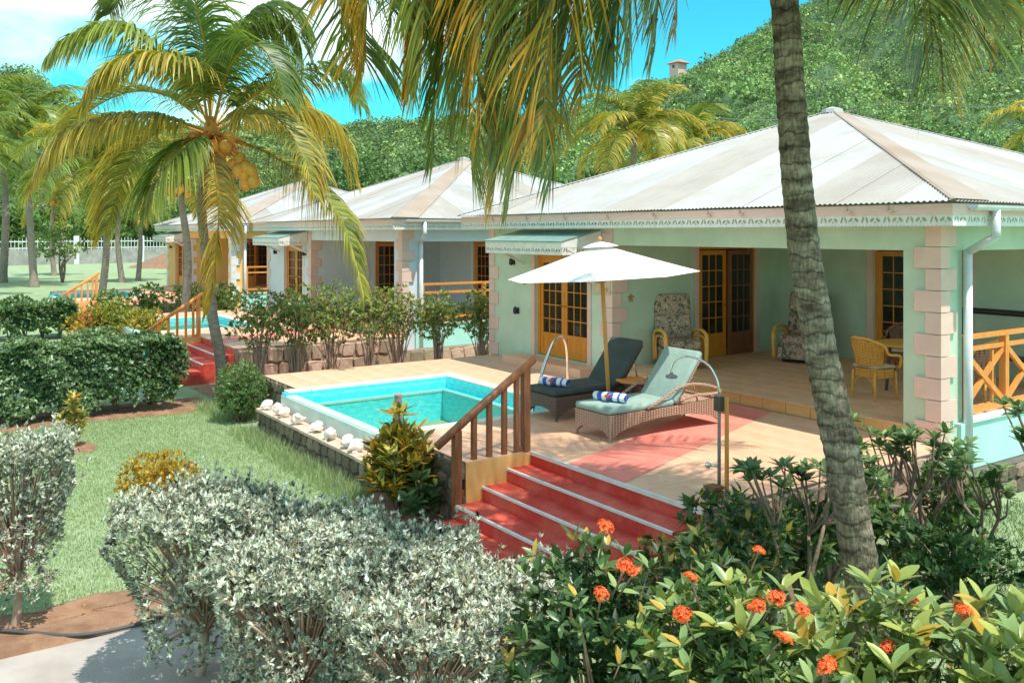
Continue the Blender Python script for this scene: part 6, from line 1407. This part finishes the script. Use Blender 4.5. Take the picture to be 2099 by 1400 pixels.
# ---- frangipani-like shrubs at the right
FG=[(.06,.12,.04),(.09,.17,.05)]
FL={'dark':leafmesh(.15,.055,LM['dark']),'mid':leafmesh(.15,.055,LM['mid']),'cyl':leafmesh(.12,.05,LM['cyl'])}
def frangi(cx,cy,h,label,n=10,seed=1,sp=.5,k=11,ms=('dark','mid'),ws=(.8,.2)):
    random.seed(seed); t=thing('plumeria_shrub',label,'shrub',(cx,cy,G),'thin stemmed shrubs beside the terrace'); b=Vector((cx,cy,G)); C=[];A=[]; big=[];sm=[]
    n=int(n*1.5)
    for i in range(max(2,n//4)):
        a=rp(0,6.28); e=b+Vector((sp*.45*math.cos(a),sp*.45*math.sin(a),h*rp(.45,.6))); big.append([tuple(b-Vector((0,0,.05))),tuple(b.lerp(e,.5)+Vector((rp(-.08,.08),rp(-.08,.08),0))),tuple(e)])
        for j in range(n//max(2,n//4)+1):
            a2=a+rp(-1.3,1.3); f=e+Vector((sp*rp(.2,.7)*math.cos(a2),sp*rp(.2,.7)*math.sin(a2),h*rp(.2,.45))); sm.append([tuple(e),tuple(e.lerp(f,.5)+Vector((.03,0,-.05))),tuple(f)]); C.append(tuple(f)); A.append((rp(-.3,.3),rp(-.3,.3),1))
    stem_tubes('stem',t,big,.026,.016,M['bark'],7,6); stem_tubes('twig',t,sm,.013,.007,M['bark'],6,5)
    leafobjs(t,np.array(C),np.array(A),k,[FL[m_] for m_ in ms],ws,(.6,1.35),(.65,1.05))
frangi(-5.05,6.55,1.35,'thin stemmed shrub left of the big palm trunk',12,1)
frangi(-5.3,7.35,1.25,'thin stemmed shrub directly behind the big palm trunk',12,2)
frangi(-5.2,8.3,1.3,'forked dark stemmed shrub right of the palm trunk by the stone wall',14,3)
frangi(-5.25,9.0,1.25,'leafy thin stemmed shrub against the terrace corner stones',12,4)
frangi(-4.6,8.9,1.15,'short thin stemmed shrub in the grass in front of the terrace corner',10,5)
frangi(-3.55,8.05,1.95,'tallest thin stemmed shrub near the right edge with bare trunk',14,6,.55)
frangi(-3.1,7.6,1.2,'bare twiggy shrub at the right frame edge',7,7,.45,3,('mid','cyl'),(.7,.3))
shrub((-4.4,7.9,G),.7,.5,'low dark leafy clump on the shaded grass between palm trunk and wall',[(.045,.10,.035),(.08,.16,.05)],260,6,.10,.045,low=.1,seed=95)
shrub((-5.0,5.6,G),1.15,.42,'dark leafy shrub with golden tips in front of the shower',[(.045,.10,.035),(.08,.15,.05),(.5,.34,.06)],190,6,.12,.045,low=.35,seed=96,w=[.5,.4,.1],paths_n=20)
shrub((-4.65,4.75,G),1.1,.42,'dark leafy shrub covering the right end of the red steps',[(.04,.085,.03),(.07,.14,.045),(.5,.34,.06)],240,6,.10,.04,low=.3,seed=97,w=[.55,.38,.07],paths_n=20)
for i,(x,y,h_,l) in enumerate([(-5.35,6.95,.85,'leafy low bush at the stone wall left of the palm trunk'),(-5.35,8.0,.8,'leafy low bush at the stone wall right of the palm trunk'),(-5.3,9.5,.75,'leafy low bush at the far end of the stone wall'),(-3.7,8.9,.6,'small dark bush in the grass near the downpipe foot')]):
    shrub((x,y,G),h_,.34,l,[(.07,.14,.045),(.11,.20,.07),(.30,.36,.10)],150,7,.11,.045,low=.25,seed=140+i,w=[.45,.4,.15],surf=.6,paths_n=18)
# ---- grass blades
def blades(n,x0,y0,x1,y1,hh,label,mask=None,name='grass',pal=((.24,.35,.16),(.33,.44,.23),(.44,.50,.30)),w=.006):
    x=rng.uniform(x0,x1,n);y=rng.uniform(y0,y1,n)
    if mask is not None: k=mask(x,y); x=x[k];y=y[k]
    n=len(x); C=np.stack([x,y,np.full(n,G-.003)],1); A=nrm(np.stack([rng.normal(0,.45,n),rng.normal(0,.45,n),np.ones(n)],1)); Nn=nrm(rng.normal(size=(n,3)))
    L=hh*rng.uniform(.4,1.2,n); tag(fputs(name,leafgeo(C,A,Nn,L,np.full(n,w),pick(pal,n,.2)),M['leaf']),label,'grass',kind='stuff')
nohedge=lambda x,y:~((x<-17.2)&(x>-18.7))
blades(150000,-17.2,-1.5,-8.7,4.85,.045,'short mown lawn grass between the silver shrubs and the pool',lambda x,y:(np.hypot((x+15.2)/.42,(y-2.2)/.32)>1)&(rng.random(len(x))<np.clip(1.35+x*.03+.6,0,1)),w=.008)
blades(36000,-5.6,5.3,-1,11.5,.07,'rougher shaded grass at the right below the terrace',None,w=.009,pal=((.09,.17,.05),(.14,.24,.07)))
blades(9000,-14.8,4.45,-10.2,4.86,.22,'taller grass tufts along the foot of the pool ledge wall',lambda x,y:rng.random(len(x))<(y-4.3)*1.6,w=.008)
blades(2500,-17.5,4.6,-15.8,5.6,.2,'taller grass tufts around the palm foot and terrace corner',None,w=.009)
# fallen leaves on soil
m=MB()
for i in range(60):
    x,y=rp(-8.8,-8.05),rp(-.5,4); a=rp(0,6.28); s=rp(.02,.045); z=G+.035
    m.add([(x,y,z),(x+s*math.cos(a),y+s*math.sin(a),z+.012),(x+2*s*math.cos(a+.25),y+2*s*math.sin(a+.25),z),(x+s*math.cos(a+.7),y+s*math.sin(a+.7),z+.01)],[(0,1,2,3)])
tag(m.build('leaf_litter',M['brown']),'scattered dry leaves on the soil strip by the hose','leaves',kind='stuff')
